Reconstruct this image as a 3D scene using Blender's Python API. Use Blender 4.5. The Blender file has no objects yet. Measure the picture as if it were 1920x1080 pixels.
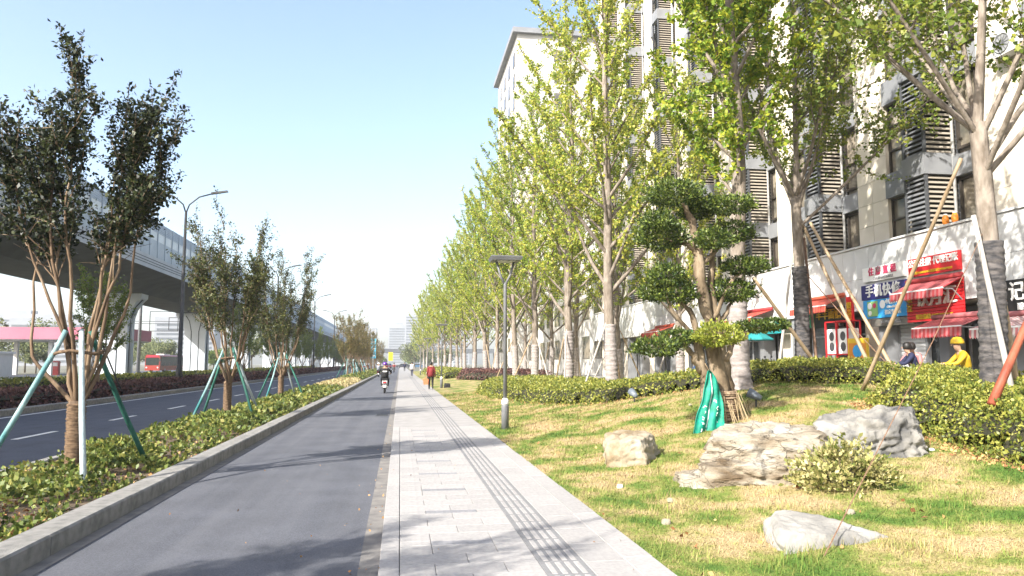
import bpy, math, random
import numpy as np
from mathutils import Vector, Matrix, noise as mnoise

R = math.radians
HAZE = .0004
sc = bpy.context.scene
COL = sc.collection

# ------------------------------------------------------------------ camera, sky, sun, exposure
cam_d = bpy.data.cameras.new('camera'); cam = bpy.data.objects.new('camera', cam_d); COL.objects.link(cam)
cam_d.sensor_width = 36; cam_d.lens = 1420/1920*36; cam_d.clip_end = 9000; cam_d.clip_start = .05
cam.location = (0, 0, 1.6); cam.rotation_euler = (R(90+5.671), 0, R(-8.372))
sc.camera = cam
SUN_EL = R(35); SHX, SHY = .77, .638
world = bpy.data.worlds.new('World'); sc.world = world; world.use_nodes = True
nt = world.node_tree; bg = nt.nodes['Background']
sky = nt.nodes.new('ShaderNodeTexSky'); sky.sky_type = 'NISHITA'; sky.sun_disc = False
sky.sun_elevation = SUN_EL; sky.sun_rotation = math.atan2(-SHX, -SHY)
sky.air_density = 1.0; sky.dust_density = 2.8; sky.ozone_density = 1.2
nt.links.new(sky.outputs[0], bg.inputs[0]); bg.inputs[1].default_value = .15
sun_d = bpy.data.lights.new('sun', 'SUN'); sun_d.energy = 5.0; sun_d.angle = R(.6); sun_d.color = (1, .945, .86)
sun = bpy.data.objects.new('sun', sun_d); COL.objects.link(sun)
sun.rotation_euler = Vector((SHX*math.cos(SUN_EL), SHY*math.cos(SUN_EL), -math.sin(SUN_EL))).to_track_quat('-Z', 'Y').to_euler()
sc.view_settings.view_transform = 'Standard'; sc.view_settings.look = 'None'
sc.view_settings.exposure = 1.3; sc.view_settings.gamma = 1
sc.cycles.max_bounces = 6; sc.cycles.transparent_max_bounces = 8; sc.cycles.diffuse_bounces = 3
sc.cycles.use_denoising = True
sc.cycles.sample_clamp_indirect = 6; sc.cycles.volume_bounces = 1

# ------------------------------------------------------------------ helpers
def tag(o, label=None, cat=None, group=None, kind=None):
    if label: o['label'] = label
    if cat: o['category'] = cat
    if group: o['group'] = group
    if kind: o['kind'] = kind
    return o
def empty(name, loc=(0, 0, 0), rz=0, label=None, cat=None, group=None):
    o = bpy.data.objects.new(name, None); COL.objects.link(o); o.location = loc; o.rotation_euler.z = rz
    o.empty_display_size = .2
    return tag(o, label, cat, group)
def link(name, me, parent=None, loc=(0, 0, 0), rot=(0, 0, 0), scale=None):
    o = bpy.data.objects.new(name, me); COL.objects.link(o); o.parent = parent
    o.location = loc; o.rotation_euler = rot
    if scale is not None: o.scale = scale
    return o
def copy_tree(o, parent=None):
    c = o.copy(); COL.objects.link(c); c.parent = parent
    for ch in o.children: copy_tree(ch, c)
    return c
def np_mesh(name, V, F, mats, mi=None, smooth=False):
    me = bpy.data.meshes.new(name)
    V = np.asarray(V, np.float32); F = np.asarray(F, np.int32)
    k = F.shape[1]
    me.vertices.add(len(V)); me.vertices.foreach_set('co', V.ravel())
    me.loops.add(F.size); me.loops.foreach_set('vertex_index', F.ravel())
    me.polygons.add(len(F)); me.polygons.foreach_set('loop_start', np.arange(0, F.size, k, dtype=np.int32))
    if mi is not None: me.polygons.foreach_set('material_index', np.asarray(mi, np.int32))
    if smooth: me.polygons.foreach_set('use_smooth', np.ones(len(F), bool))
    me.update(calc_edges=True)
    for m in (mats if isinstance(mats, (list, tuple)) else [mats]): me.materials.append(m)
    return me
class MB:
    def __init__(s): s.v = []; s.f = []; s.m = []; s.mats = []
    def mi(s, m):
        if m not in s.mats: s.mats.append(m)
        return s.mats.index(m)
    def add(s, V, F, m=None):
        n = len(s.v); i = s.mi(m) if m is not None else 0
        s.v += [tuple(map(float, p)) for p in V]; s.f += [tuple(j+n for j in f) for f in F]; s.m += [i]*len(F)
        return s
    def box(s, a, b, m=None, bev=0):
        (x0, y0, z0), (x1, y1, z1) = a, b
        if bev:
            e = bev
            # chamfered top edges, cheap bevel
            V = [(x0,y0,z0),(x1,y0,z0),(x1,y1,z0),(x0,y1,z0),(x0,y0,z1-e),(x1,y0,z1-e),(x1,y1,z1-e),(x0,y1,z1-e),
                 (x0+e,y0+e,z1),(x1-e,y0+e,z1),(x1-e,y1-e,z1),(x0+e,y1-e,z1)]
            F = [(3,2,1,0),(0,1,5,4),(1,2,6,5),(2,3,7,6),(3,0,4,7),(4,5,9,8),(5,6,10,9),(6,7,11,10),(7,4,8,11),(8,9,10,11)]
        else:
            V = [(x0,y0,z0),(x1,y0,z0),(x1,y1,z0),(x0,y1,z0),(x0,y0,z1),(x1,y0,z1),(x1,y1,z1),(x0,y1,z1)]
            F = [(3,2,1,0),(4,5,6,7),(0,1,5,4),(1,2,6,5),(2,3,7,6),(3,0,4,7)]
        return s.add(V, F, m)
    def hexa(s, c, m=None):
        return s.add(c, [(3,2,1,0),(4,5,6,7),(0,1,5,4),(1,2,6,5),(2,3,7,6),(3,0,4,7)], m)
    def tube(s, P, r, n=6, m=None, cap=True):
        P = [Vector(p) for p in P]
        if not hasattr(r, '__len__'): r = [r]*len(P)
        V = []; F = []
        t = (P[1]-P[0]).normalized(); a = t.orthogonal().normalized()
        for i, p in enumerate(P):
            if 0 < i < len(P)-1: t = (P[i+1]-P[i-1]).normalized()
            elif i: t = (P[i]-P[i-1]).normalized()
            a = (a - t*a.dot(t)); a = a.normalized() if a.length > 1e-6 else t.orthogonal().normalized()
            b = t.cross(a)
            for k in range(n):
                q = 2*math.pi*k/n
                V.append(p + (a*math.cos(q)+b*math.sin(q))*r[i])
        for i in range(len(P)-1):
            for k in range(n):
                F.append((i*n+k, i*n+(k+1) % n, (i+1)*n+(k+1) % n, (i+1)*n+k))
        if cap: F.append(tuple(range(n))[::-1]); F.append(tuple((len(P)-1)*n+k for k in range(n)))
        return s.add(V, F, m)
    def lathe(s, prof, n=16, m=None, c=(0, 0, 0), axis='z'):
        V = []; F = []
        for (r, z) in prof:
            for k in range(n):
                q = 2*math.pi*k/n; p = (r*math.cos(q), r*math.sin(q), z)
                if axis == 'y': p = (p[0], p[2], p[1])
                if axis == 'x': p = (p[2], p[0], p[1])
                V.append((p[0]+c[0], p[1]+c[1], p[2]+c[2]))
        for i in range(len(prof)-1):
            for k in range(n): F.append((i*n+k, i*n+(k+1) % n, (i+1)*n+(k+1) % n, (i+1)*n+k))
        F.append(tuple(range(n))[::-1]); F.append(tuple((len(prof)-1)*n+k for k in range(n)))
        return s.add(V, F, m)
    def prism(s, poly, x0, x1, m=None, axis='x'):
        n = len(poly)
        if axis == 'x': V = [(x0, a, b) for a, b in poly]+[(x1, a, b) for a, b in poly]
        elif axis == 'y': V = [(a, x0, b) for a, b in poly]+[(a, x1, b) for a, b in poly]
        else: V = [(a, b, x0) for a, b in poly]+[(a, b, x1) for a, b in poly]
        F = [tuple(range(n))[::-1], tuple(range(n, 2*n))]+[(i, (i+1) % n, n+(i+1) % n, n+i) for i in range(n)]
        return s.add(V, F, m)
    def mesh(s, name, m=None, smooth=False):
        me = bpy.data.meshes.new(name); me.from_pydata(s.v, [], s.f)
        if s.mats:
            for q in s.mats: me.materials.append(q)
            me.polygons.foreach_set('material_index', s.m)
        elif m is not None: me.materials.append(m)
        if smooth: me.polygons.foreach_set('use_smooth', [True]*len(s.f))
        me.update(); return me
    def obj(s, name, m=None, parent=None, smooth=False, loc=(0, 0, 0), rot=(0, 0, 0)):
        return link(name, s.mesh(name, m, smooth), parent, loc, rot)

def sm(t): t = np.clip(t, 0, 1); return t*t*(3-2*t)
def zt(x, y):
    x = np.asarray(x, float); y = np.asarray(y, float)
    z = .02+.30*sm((x-2.05)/5)+.85*np.exp(-((x-9.5)**2/16.8+(y-16.5)**2/32))
    k = sm((x-11.6)/1.2)
    return z*(1-k)+.6*k
def ztf(x, y): return float(zt(x, y))

# ------------------------------------------------------------------ materials
MATS = {}
# base colours, trimmed kind by kind
ALB = dict(asphalt_dark=.78, rock_grey=.66, rock_cream=.68, rock_layered=.68, asphalt_lane=.70, paver_granite=.88, paver_dark=.9, paver_tactile=.66, paving_far=.88, cream_stone=.88, white_panel=.85, white_gable=.8, jute_wrap=.68, ginkgo_bark=.66, pier_paint=.9, barrier_panel=.9, sign_white=1, sign_red=.9, sign_blue=.95, lamp_white=.85, leaf_myrtle=.62, leaf_hedge=.85, road_paint=.85, dark_interior=.7, viaduct_concrete_shaded=.4, fascia_paint=.9)
def mat(name, c1, c2=None, scale=6, rough=.75, bump=0, bscale=None, metal=0, detail=4, rnd=0, isl=0, transl=0, c3=None, spec=.4,
        stretch=None, contrast=(.35, .65), emit=None, coat=0):
    if name in MATS: return MATS[name]
    kk = ALB.get(name, .74 if not name.startswith('leaf') else .95); c1 = tuple(q*kk for q in c1); c2 = tuple(q*kk for q in c2) if c2 is not None else None; c3 = tuple(q*kk for q in c3) if c3 is not None else None
    m = bpy.data.materials.new(name); m.use_nodes = True; MATS[name] = m
    t = m.node_tree; L = t.links.new; N = t.nodes.new
    b = t.nodes['Principled BSDF']; out = t.nodes['Material Output']
    b.inputs['Roughness'].default_value = rough; b.inputs['Metallic'].default_value = metal
    b.inputs['Specular IOR Level'].default_value = spec
    if coat: b.inputs['Coat Weight'].default_value = coat; b.inputs['Coat Roughness'].default_value = .1
    tc = N('ShaderNodeTexCoord'); vec = tc.outputs['Object']
    if stretch:
        mp = N('ShaderNodeMapping'); mp.inputs['Scale'].default_value = stretch; L(vec, mp.inputs[0]); vec = mp.outputs[0]
    col = None
    if c2 is not None:
        n = N('ShaderNodeTexNoise'); n.inputs['Scale'].default_value = scale; n.inputs['Detail'].default_value = detail
        L(vec, n.inputs['Vector'])
        r = N('ShaderNodeValToRGB'); r.color_ramp.elements[0].position = contrast[0]; r.color_ramp.elements[1].position = contrast[1]
        r.color_ramp.elements[0].color = (*c1, 1); r.color_ramp.elements[1].color = (*c2, 1)
        if c3 is not None: e = r.color_ramp.elements.new(sum(contrast)/2); e.color = (*c3, 1)
        if isl:
            g = N('ShaderNodeNewGeometry'); mx = N('ShaderNodeMix'); mx.inputs['Factor'].default_value = isl
            L(n.outputs['Fac'], mx.inputs['A']); L(g.outputs['Random Per Island'], mx.inputs['B']); L(mx.outputs['Result'], r.inputs[0])
        else: L(n.outputs['Fac'], r.inputs[0])
        col = r.outputs[0]
    if rnd:
        oi = N('ShaderNodeObjectInfo'); mr = N('ShaderNodeMapRange'); mr.inputs['To Min'].default_value = 1-rnd; mr.inputs['To Max'].default_value = 1+rnd
        L(oi.outputs['Random'], mr.inputs['Value'])
        hs = N('ShaderNodeHueSaturation'); L(mr.outputs[0], hs.inputs['Value'])
        if col is not None: L(col, hs.inputs['Color'])
        else: hs.inputs['Color'].default_value = (*c1, 1)
        col = hs.outputs[0]
    if col is not None: L(col, b.inputs['Base Color'])
    else: b.inputs['Base Color'].default_value = (*c1, 1)
    if bump:
        bn = N('ShaderNodeTexNoise'); bn.inputs['Scale'].default_value = bscale or scale*4; bn.inputs['Detail'].default_value = 6
        L(vec, bn.inputs['Vector']); bp = N('ShaderNodeBump'); bp.inputs['Strength'].default_value = bump; bp.inputs['Distance'].default_value = .02
        L(bn.outputs['Fac'], bp.inputs['Height']); L(bp.outputs[0], b.inputs['Normal'])
    if emit: b.inputs['Emission Color'].default_value = (*emit[0], 1); b.inputs['Emission Strength'].default_value = emit[1]
    if transl:
        tr = N('ShaderNodeBsdfTranslucent'); ms = N('ShaderNodeMixShader'); ms.inputs[0].default_value = transl
        if col is not None: L(col, tr.inputs[0])
        else: tr.inputs[0].default_value = (*c1, 1)
        L(b.outputs[0], ms.inputs[1]); L(tr.outputs[0], ms.inputs[2]); L(ms.outputs[0], out.inputs[0])
    return m

def asphalt(name, c, dusty):
    m = mat(name, tuple(k*.86 for k in c), tuple(k*1.12 for k in c), scale=1.3, rough=.85, bump=.5, bscale=160, detail=8)
    t = m.node_tree; L = t.links.new; N = t.nodes.new; b = t.nodes['Principled BSDF']
    src = b.inputs['Base Color'].links[0].from_socket
    tc = N('ShaderNodeTexCoord')
    v = N('ShaderNodeTexVoronoi'); v.inputs['Scale'].default_value = 110; L(tc.outputs['Object'], v.inputs['Vector'])
    mr = N('ShaderNodeMapRange'); mr.inputs['To Min'].default_value = .55; mr.inputs['To Max'].default_value = 1.5; L(v.outputs['Color'], mr.inputs['Value'])
    mx = N('ShaderNodeMix'); mx.data_type = 'RGBA'; mx.blend_type = 'MULTIPLY'; mx.inputs['Factor'].default_value = .8
    L(src, mx.inputs['A']); L(mr.outputs[0], mx.inputs['B'])
    # streaks along the lane
    mp = N('ShaderNodeMapping'); mp.inputs['Scale'].default_value = (2.2, .05, 1); L(tc.outputs['Object'], mp.inputs[0])
    n = N('ShaderNodeTexNoise'); n.inputs['Scale'].default_value = 1.5; n.inputs['Detail'].default_value = 5; L(mp.outputs[0], n.inputs['Vector'])
    rp = N('ShaderNodeValToRGB'); rp.color_ramp.elements[0].position = .4; rp.color_ramp.elements[1].position = .75
    L(n.outputs['Fac'], rp.inputs[0])
    mx2 = N('ShaderNodeMix'); mx2.data_type = 'RGBA'; L(mx.outputs['Result'], mx2.inputs['A']); mx2.inputs['B'].default_value = (*dusty, 1)
    mu = N('ShaderNodeMath'); mu.operation = 'MULTIPLY'; mu.inputs[1].default_value = .3; L(rp.outputs[0], mu.inputs[0]); L(mu.outputs[0], mx2.inputs['Factor'])
    L(mx2.outputs['Result'], b.inputs['Base Color'])
    return m
M_ROAD = asphalt('asphalt_dark', (.068, .077, .105), (.10, .108, .135))
M_LANE = asphalt('asphalt_lane', (.118, .124, .145), (.17, .172, .185))
M_CONC = mat('concrete', (.28, .27, .25), (.38, .365, .34), 3, .9, .4, 60, rnd=.06)
M_KERB = mat('kerb_granite', (.22, .215, .20), (.34, .33, .31), 9, .85, .35, 90, rnd=.08, c3=(.29, .28, .26))
M_PAV = mat('paver_granite', (.312, .300, .290), (.378, .364, .352), 30, .8, .15, 200, rnd=.06)
M_PAVD = mat('paver_dark', (.20, .20, .21), (.26, .26, .27), 30, .8, .15, 200, rnd=.08)
M_TACT = mat('paver_tactile', (.24, .24, .245), (.29, .29, .295), 30, .8, .15, 200, rnd=.06)
M_MORT = mat('mortar', (.24, .235, .23), (.32, .315, .31), 12, .95, .3, 80)
M_DUST = mat('gutter_dust', (.17, .162, .155), (.28, .262, .24), 5, .95, .4, 60)
M_WHITE = mat('road_paint', (.62, .62, .6), (.8, .8, .78), 14, .7, .2, 60)
M_SOIL = mat('soil', (.10, .07, .045), (.2, .15, .1), 9, .95, .8, 40)
M_BARK_G = mat('ginkgo_bark', (.19, .155, .12), (.38, .325, .27), 9, .95, .9, 26, stretch=(1, 1, .35))
M_WRAP = mat('jute_wrap', (.33, .29, .275), (.48, .435, .415), 6, .95, .8, 30, stretch=(1, 1, 3))
M_WRAPD = mat('net_wrap', (.045, .045, .05), (.17, .155, .15), 6, .9, .6, 40, stretch=(1, 1, 3))
M_TWIG = mat('twig', (.12, .095, .065), (.24, .20, .15), 9, .9, .4, 40)
M_BARK_M = mat('myrtle_bark', (.11, .07, .042), (.34, .25, .165), 5, .8, .5, 24, stretch=(1, 1, .3), c3=(.22, .145, .085))
M_ROPE = mat('straw_rope', (.12, .075, .045), (.30, .20, .12), 14, .95, .8, 60, stretch=(1, 1, 4))
M_LEAF_Y = mat('leaf_yellowgreen', (.16, .25, .03), (.62, .57, .10), .7, .5, isl=.7, transl=.45, c3=(.35, .42, .06), contrast=(.2, .8))
M_LEAF_Y2 = mat('leaf_ginkgo_mid', (.10, .19, .018), (.46, .46, .045), .7, .5, isl=.65, transl=.42, c3=(.22, .32, .03), contrast=(.2, .8))
M_LEAF_G = mat('leaf_ginkgo_backlit', (.09, .15, .02), (.30, .31, .045), .7, .5, isl=.65, transl=.38, c3=(.17, .23, .03), contrast=(.2, .8))  # ginkgo leaf darkened in colour for near crowns seen against the light
M_LEAF_D = mat('leaf_myrtle', (.014, .025, .012), (.10, .12, .03), .8, .5, isl=.7, transl=.2, c3=(.03, .046, .016), contrast=(.2, .85))
M_LEAF_D2 = mat('leaf_myrtle_olive', (.022, .036, .013), (.16, .17, .04), .9, .5, isl=.65, transl=.25, c3=(.055, .07, .02), contrast=(.2, .85))
M_LEAF_L = mat('leaf_lightgreen', (.07, .13, .02), (.24, .30, .05), .8, .5, isl=.6, transl=.35, contrast=(.25, .8))
M_LEAF_B = mat('leaf_bonsai', (.022, .045, .010), (.19, .24, .04), 2.5, .45, isl=.6, transl=.2, c3=(.07, .11, .022), contrast=(.25, .8))
M_LEAF_BY = mat('leaf_bonsai_fresh', (.12, .17, .02), (.38, .40, .06), 2.5, .5, isl=.6, transl=.3, contrast=(.25, .8))
M_HEDGE = mat('leaf_hedge', (.09, .13, .022), (.44, .42, .09), 1.2, .45, isl=.75, transl=.25, c3=(.22, .25, .04), contrast=(.15, .85))
M_COVER = mat('leaf_cover', (.04, .065, .014), (.29, .27, .07), 1.3, .5, isl=.6, transl=.25, c3=(.14, .19, .035), contrast=(.2, .8))
M_COVERY = mat('leaf_cover_dry', (.30, .26, .10), (.58, .47, .26), 1.3, .6, isl=.6, transl=.25, contrast=(.2, .8))
M_PURP = mat('leaf_purple', (.05, .018, .022), (.16, .075, .06), 1.5, .6, isl=.7, transl=.15)
M_VAR = mat('leaf_variegated', (.12, .15, .03), (.58, .51, .25), 6, .5, isl=.8, transl=.25, c3=(.36, .34, .12), contrast=(.15, .85))
M_LITTER = mat('leaf_litter', (.22, .10, .04), (.48, .29, .12), 6, .8, isl=.8)
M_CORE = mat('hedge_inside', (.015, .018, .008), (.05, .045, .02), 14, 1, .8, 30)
M_STAKE = mat('stake_turquoise', (.05, .25, .26), (.42, .55, .55), 3.5, .7, .4, 40, rnd=.12, stretch=(1, 1, .35))
M_STAKEG = mat('stake_green', (.012, .10, .075), (.06, .23, .18), 4, .75, .4, 40, rnd=.15, stretch=(1, 1, .35))
M_STAKEW = mat('stake_bleached', (.42, .52, .54), (.62, .68, .69), 3.5, .7, .4, 40, stretch=(1, 1, .35))
M_BAMBOO = mat('bamboo_pole', (.33, .235, .135), (.50, .38, .25), 4, .6, .3, 30, rnd=.15, stretch=(1, 1, .4))
M_BAMBOOW = mat('bleached_pole', (.40, .37, .33), (.54, .51, .47), 4, .7, .3, 30, stretch=(1, 1, .4))
M_RUST = mat('rust_red_pole', (.24, .05, .025), (.42, .12, .06), 5, .6, .3, 40, stretch=(1, 1, .5))
M_BLACKP = mat('black_metal', (.018, .02, .022), (.04, .042, .045), 5, .5)
M_LAMPG = mat('lamp_grey', (.16, .165, .175), (.22, .225, .235), 3, .45, .05, 60)
M_LAMPW = mat('lamp_white', (.7, .7, .7), (.8, .8, .8), 5, .5)
M_STEEL = mat('steel', (.30, .31, .33), (.42, .43, .45), 5, .45, metal=.4)
def lawn_mat(name, isl):
    m = bpy.data.materials.new(name); m.use_nodes = True; t = m.node_tree; L = t.links.new; N = t.nodes.new; b = t.nodes['Principled BSDF']
    b.inputs['Roughness'].default_value = .85; b.inputs['Specular IOR Level'].default_value = .2
    tc = N('ShaderNodeTexCoord'); mp = N('ShaderNodeMapping'); mp.inputs['Scale'].default_value = (1, .8, 0); L(tc.outputs['Object'], mp.inputs[0])
    n = N('ShaderNodeTexNoise'); n.inputs['Scale'].default_value = 1.05; n.inputs['Detail'].default_value = 5; n.inputs['Roughness'].default_value = .62; L(mp.outputs[0], n.inputs['Vector'])
    r = N('ShaderNodeValToRGB'); e = r.color_ramp.elements; e[0].position = .40; e[0].color = (.375, .28, .145, 1); e[1].position = .63; e[1].color = (.065, .13, .016, 1)
    q = e.new(.47); q.color = (.31, .25, .10, 1); q = e.new(.54); q.color = (.17, .20, .038, 1)
    f = N('ShaderNodeTexNoise'); f.inputs['Scale'].default_value = 45; f.inputs['Detail'].default_value = 3; L(tc.outputs['Object'], f.inputs['Vector'])
    mr = N('ShaderNodeMapRange'); mr.inputs['From Min'].default_value = .3; mr.inputs['From Max'].default_value = .7; mr.inputs['To Min'].default_value = .6; mr.inputs['To Max'].default_value = 1.3; L(f.outputs['Fac'], mr.inputs['Value'])
    hs = N('ShaderNodeHueSaturation'); hs.inputs['Saturation'].default_value = .95; L(r.outputs[0], hs.inputs['Color'])
    if isl:
        g = N('ShaderNodeNewGeometry'); a = N('ShaderNodeMath'); a.operation = 'MULTIPLY_ADD'; a.inputs[1].default_value = .16; L(g.outputs['Random Per Island'], a.inputs[0]); 
        s2 = N('ShaderNodeMath'); s2.operation = 'SUBTRACT'; s2.inputs[1].default_value = .08; L(n.outputs['Fac'], s2.inputs[0]); L(s2.outputs[0], a.inputs[2]); L(a.outputs[0], r.inputs[0])
        mr2 = N('ShaderNodeMapRange'); mr2.inputs['To Min'].default_value = .75; mr2.inputs['To Max'].default_value = 1.35; L(g.outputs['Random Per Island'], mr2.inputs['Value']); L(mr2.outputs[0], hs.inputs['Value'])
    else:
        L(n.outputs['Fac'], r.inputs[0]); L(mr.outputs[0], hs.inputs['Value'])
        bp = N('ShaderNodeBump'); bp.inputs['Strength'].default_value = .7; bp.inputs['Distance'].default_value = .03; L(f.outputs['Fac'], bp.inputs['Height']); L(bp.outputs[0], b.inputs['Normal'])
    L(hs.outputs[0], b.inputs['Base Color'])
    return m
M_LAWN = lawn_mat('lawn_soil', False); M_BLADE = lawn_mat('lawn_blade', True)

# ------------------------------------------------------------------ the setting: ground, roads, pavements
def sheet(name, x0, x1, y0, y1, z, m, ny=1):
    ys = np.linspace(y0, y1, ny+1); V = []; F = []
    for y in ys: V += [(x0, y, z), (x1, y, z)]
    for i in range(ny): F.append((2*i, 2*i+1, 2*i+3, 2*i+2))
    o = link(name, np_mesh(name, V, F, m)); tag(o, kind='structure'); return o
M_GROUND = mat('far_ground', (.13, .13, .09), (.21, .195, .14), .05, .95, .3, 4)
sheet('ground', -1250, 1250, -200, 1250, -.03, M_GROUND)
sheet('main_road', -11.8, -5.42, -30, 420, 0, M_ROAD)
sheet('cycle_lane', -2.86, -.30, -30, 420, 0, M_LANE)
sheet('gutter', -.30, -.14, -30, 420, .002, M_DUST)
sheet('service_road', -20.6, -14.9, -30, 420, 0, M_ROAD)
sheet('far_road', -52, -33, -30, 420, 0, M_ROAD)

mk = empty('lane_marking'); tag(mk, kind='structure')
dash = MB().box((-8.07, 0, .004), (-7.93, 1.95, .008)).mesh('dash', M_WHITE)
for k in range(44): link('dash', dash, mk, (0, 17.5+5.42*k-5.42*3, 0))
sheet('edge_line', -11.55, -11.40, -30, 420, .004, M_WHITE)
sheet('service_road_line', -15.35, -15.22, -30, 420, .004, M_WHITE)
sheet('service_road_far_line', -20.3, -20.17, -30, 420, .004, M_WHITE)

# kerbs: stones laid one by one where they can be told apart
def kerb(name, x0, x1, z1, y0, ynear, yfar, L=1.0, z0=-.03):
    k = empty(name); tag(k, kind='structure')
    me = MB().prism([(x0, z0), (x1, z0), (x1, z1-.018), (x1-.018, z1), (x0+.018, z1), (x0, z1-.018)], 0, L-.006, axis='y').mesh('kerb_stone', M_KERB)
    y = y0
    rr = random.Random(hash(name) % 1000)
    while y < ynear:
        o = link('kerb_stone', me, k, (rr.uniform(-.004, .004), y, rr.uniform(-.004, .004))); y += L
    MB().box((x0, y, z0), (x1, yfar, z1), bev=.018).obj('kerb_run', M_KERB, k)
    return k
kerb('median_kerb', -3.16, -2.86, .17, 1, 42, 300)
kerb('median_road_kerb', -5.42, -5.24, .14, 4, 30, 300)
kerb('verge_kerb', -12.12, -11.8, .19, 20, 50, 300)
kerb('service_kerb', -14.9, -14.7, .15, 24, 40, 300)
kerb('far_verge_kerb', -20.85, -20.6, .15, 30, 50, 300)
sheet('median_soil', -5.24, -3.16, -5, 300, .11, M_SOIL)
sheet('verge_soil', -14.7, -12.12, -5, 300, .12, M_SOIL)
sheet('viaduct_verge', -33, -20.85, -5, 420, .06, mat('verge_grass', (.07, .08, .03), (.19, .17, .08), .8, .95, .6, 20))
sheet('lane_joint_strip', -2.86, -2.72, -5, 200, .003, M_DUST)

# pavement
M_PAVFAR = mat('paving_far', (.285, .275, .266), (.342, .330, .320), 3, .85)
pv = empty('pavement'); tag(pv, kind='structure')
YP = 19.0
MB().box((-.14, -6, -.03), (2.05, YP, .020)).obj('bedding', M_MORT, pv)
MB().box((-.14, YP, -.03), (2.05, 300, .045), bev=.01).obj('paving_run', M_PAVFAR, pv)
g = .004
def paver_mesh(w, l, m, name='paver'): return MB().box((g/2, g/2, .0), (w-g/2, l-g/2, .045), bev=.004).mesh(name, m)
rr = random.Random(4)
km = paver_mesh(.158, 1.0, M_PAV, 'edge_stone')
y = 2.0
while y < YP-.9:
    link('edge_stone', km, pv, (-.14, y, rr.uniform(-.003, .003))); y += 1.0
link('edge_stone', paver_mesh(.158, YP-y, M_PAV, 'edge_stone'), pv, (-.14, y, 0))
# main field: .03 .. 1.10 , rows
pm = {}
def pav(w, l, m):
    k = (round(w, 3), round(l, 3), m.name)
    if k not in pm: pm[k] = paver_mesh(w, l, m)
    return pm[k]
y = 3.0; row = 0
while y < YP-.31:
    acc = row % 5 == 3
    l = .155 if acc else .31
    if acc: ws = [.27, .54, .27]
    elif row % 2: ws = [.54, .54]
    else: ws = [.27, .54, .27]
    x = .02
    for i, w in enumerate(ws):
        m = M_PAVD if (acc and i == 1) else M_PAV
        link('paver', pav(w, l, m), pv, (x, y, rr.uniform(-.0007, .0007))); x += w
    y += l; row += 1
for i, w in enumerate([.54, .54]): link('paver', pav(w, YP-y, M_PAV), pv, (.02+i*w, y, 0))
# tactile strip
tm = MB(); tm.box((g/2, g/2, 0), (.36-g/2, .38-g/2, .043), M_TACT, bev=.003)
for i in range(4): tm.box((.045+i*.076, .03, .043), (.085+i*.076, .35, .049), M_PAV, bev=.002)
tm = tm.mesh('tactile_paver')
y = 3.0
while y < YP-.38: link('tactile_paver', tm, pv, (1.10, y, 0)); y += .38
link('paver', pav(.36, YP-y, M_TACT), pv, (1.10, y, 0))
tf = MB(); tf.box((1.10, YP, .045), (1.46, 120, .047), M_TACT)
for i in range(4): tf.box((1.145+i*.076, YP, .047), (1.185+i*.076, 120, .052), M_PAV)
tf.obj('tactile_run', None, pv)
y = 3.0
while y < YP-.6: link('paver', pav(.34, .6, M_PAV), pv, (1.46, y, rr.uniform(-.0007, .0007))); y += .6
link('paver', pav(.34, YP-y, M_PAV), pv, (1.46, y, 0))
em = paver_mesh(.25, .9, M_PAV, 'border_stone'); y = 2.5
while y < YP-.9: link('border_stone', em, pv, (1.80, y, rr.uniform(-.003, .003))); y += .9
link('border_stone', paver_mesh(.25, YP-y, M_PAV, 'border_stone'), pv, (1.80, y, 0))

# lawn terrain
xs = np.concatenate([np.linspace(2.05, 12.9, 56)]); ys = np.concatenate([np.linspace(-4, 30, 110), np.linspace(30.6, 150, 90)])
X, Y = np.meshgrid(xs, ys); Z = zt(X, Y)
for i in range(Z.shape[0]):
    for j in range(1, Z.shape[1]): Z[i, j] += .035*mnoise.noise((X[i, j]*.9, Y[i, j]*.9, 3))+.015*mnoise.noise((X[i, j]*2.7, Y[i, j]*2.7, 9))
ZL = Z.copy()
V = np.stack([X.ravel(), Y.ravel(), Z.ravel()], 1); nx = len(xs)
idx = np.arange(len(ys)*nx).reshape(len(ys), nx)
F = np.stack([idx[:-1, :-1], idx[:-1, 1:], idx[1:, 1:], idx[1:, :-1]], -1).reshape(-1, 4)
tag(link('lawn', np_mesh('lawn', V, F, M_LAWN, smooth=True)), kind='structure')
sheet('plaza', 12.6, 60, -10, 150, .615, mat('plaza_paving', (.30, .29, .27), (.40, .385, .36), 2, .85, .2, 30))

def leaves(C, size, rng, up=.35, wide=.5, pos=.5, fold=.12, dirs=None, dj=1.0):
    """one four-cornered leaf per centre"""
    n = len(C); C = np.asarray(C, float)
    d = rng.normal(size=(n, 3))*dj
    if dirs is not None: d += dirs
    d[:, 2] += up; d /= np.linalg.norm(d, axis=1, keepdims=True)+1e-9
    q = rng.normal(size=(n, 3)); u = np.cross(d, q); u /= np.linalg.norm(u, axis=1, keepdims=True)+1e-9
    w = np.cross(u, d)
    s = (size*rng.uniform(.5, 1.5, n))[:, None]
    a = C; b = C+d*s*pos+u*s*wide/1+w*s*fold; c = C+d*s; e = C+d*s*pos-u*s*wide+w*s*fold
    V = np.stack([a, b, c, e], 1).reshape(-1, 3)
    return V
def leaf_mesh(name, V, m, mi=None):
    F = np.arange(len(V)).reshape(-1, 4); return np_mesh(name, V, F, m, mi)

# grass blades over the lawn (uncountable: one mass)
rng = np.random.default_rng(7)
n = 330000
yy = 4.6*np.exp(rng.uniform(0, math.log(40/4.6), n)); xx = rng.uniform(2.03, 12.4, n)
ang = np.arctan2(xx, yy); ok = (ang < R(46))
xx, yy = xx[ok], yy[ok]; n = len(xx)
s = .03*(yy/6)**.55
from_ = np.stack([xx, yy, zt(xx, yy)+.0], 1)
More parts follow.
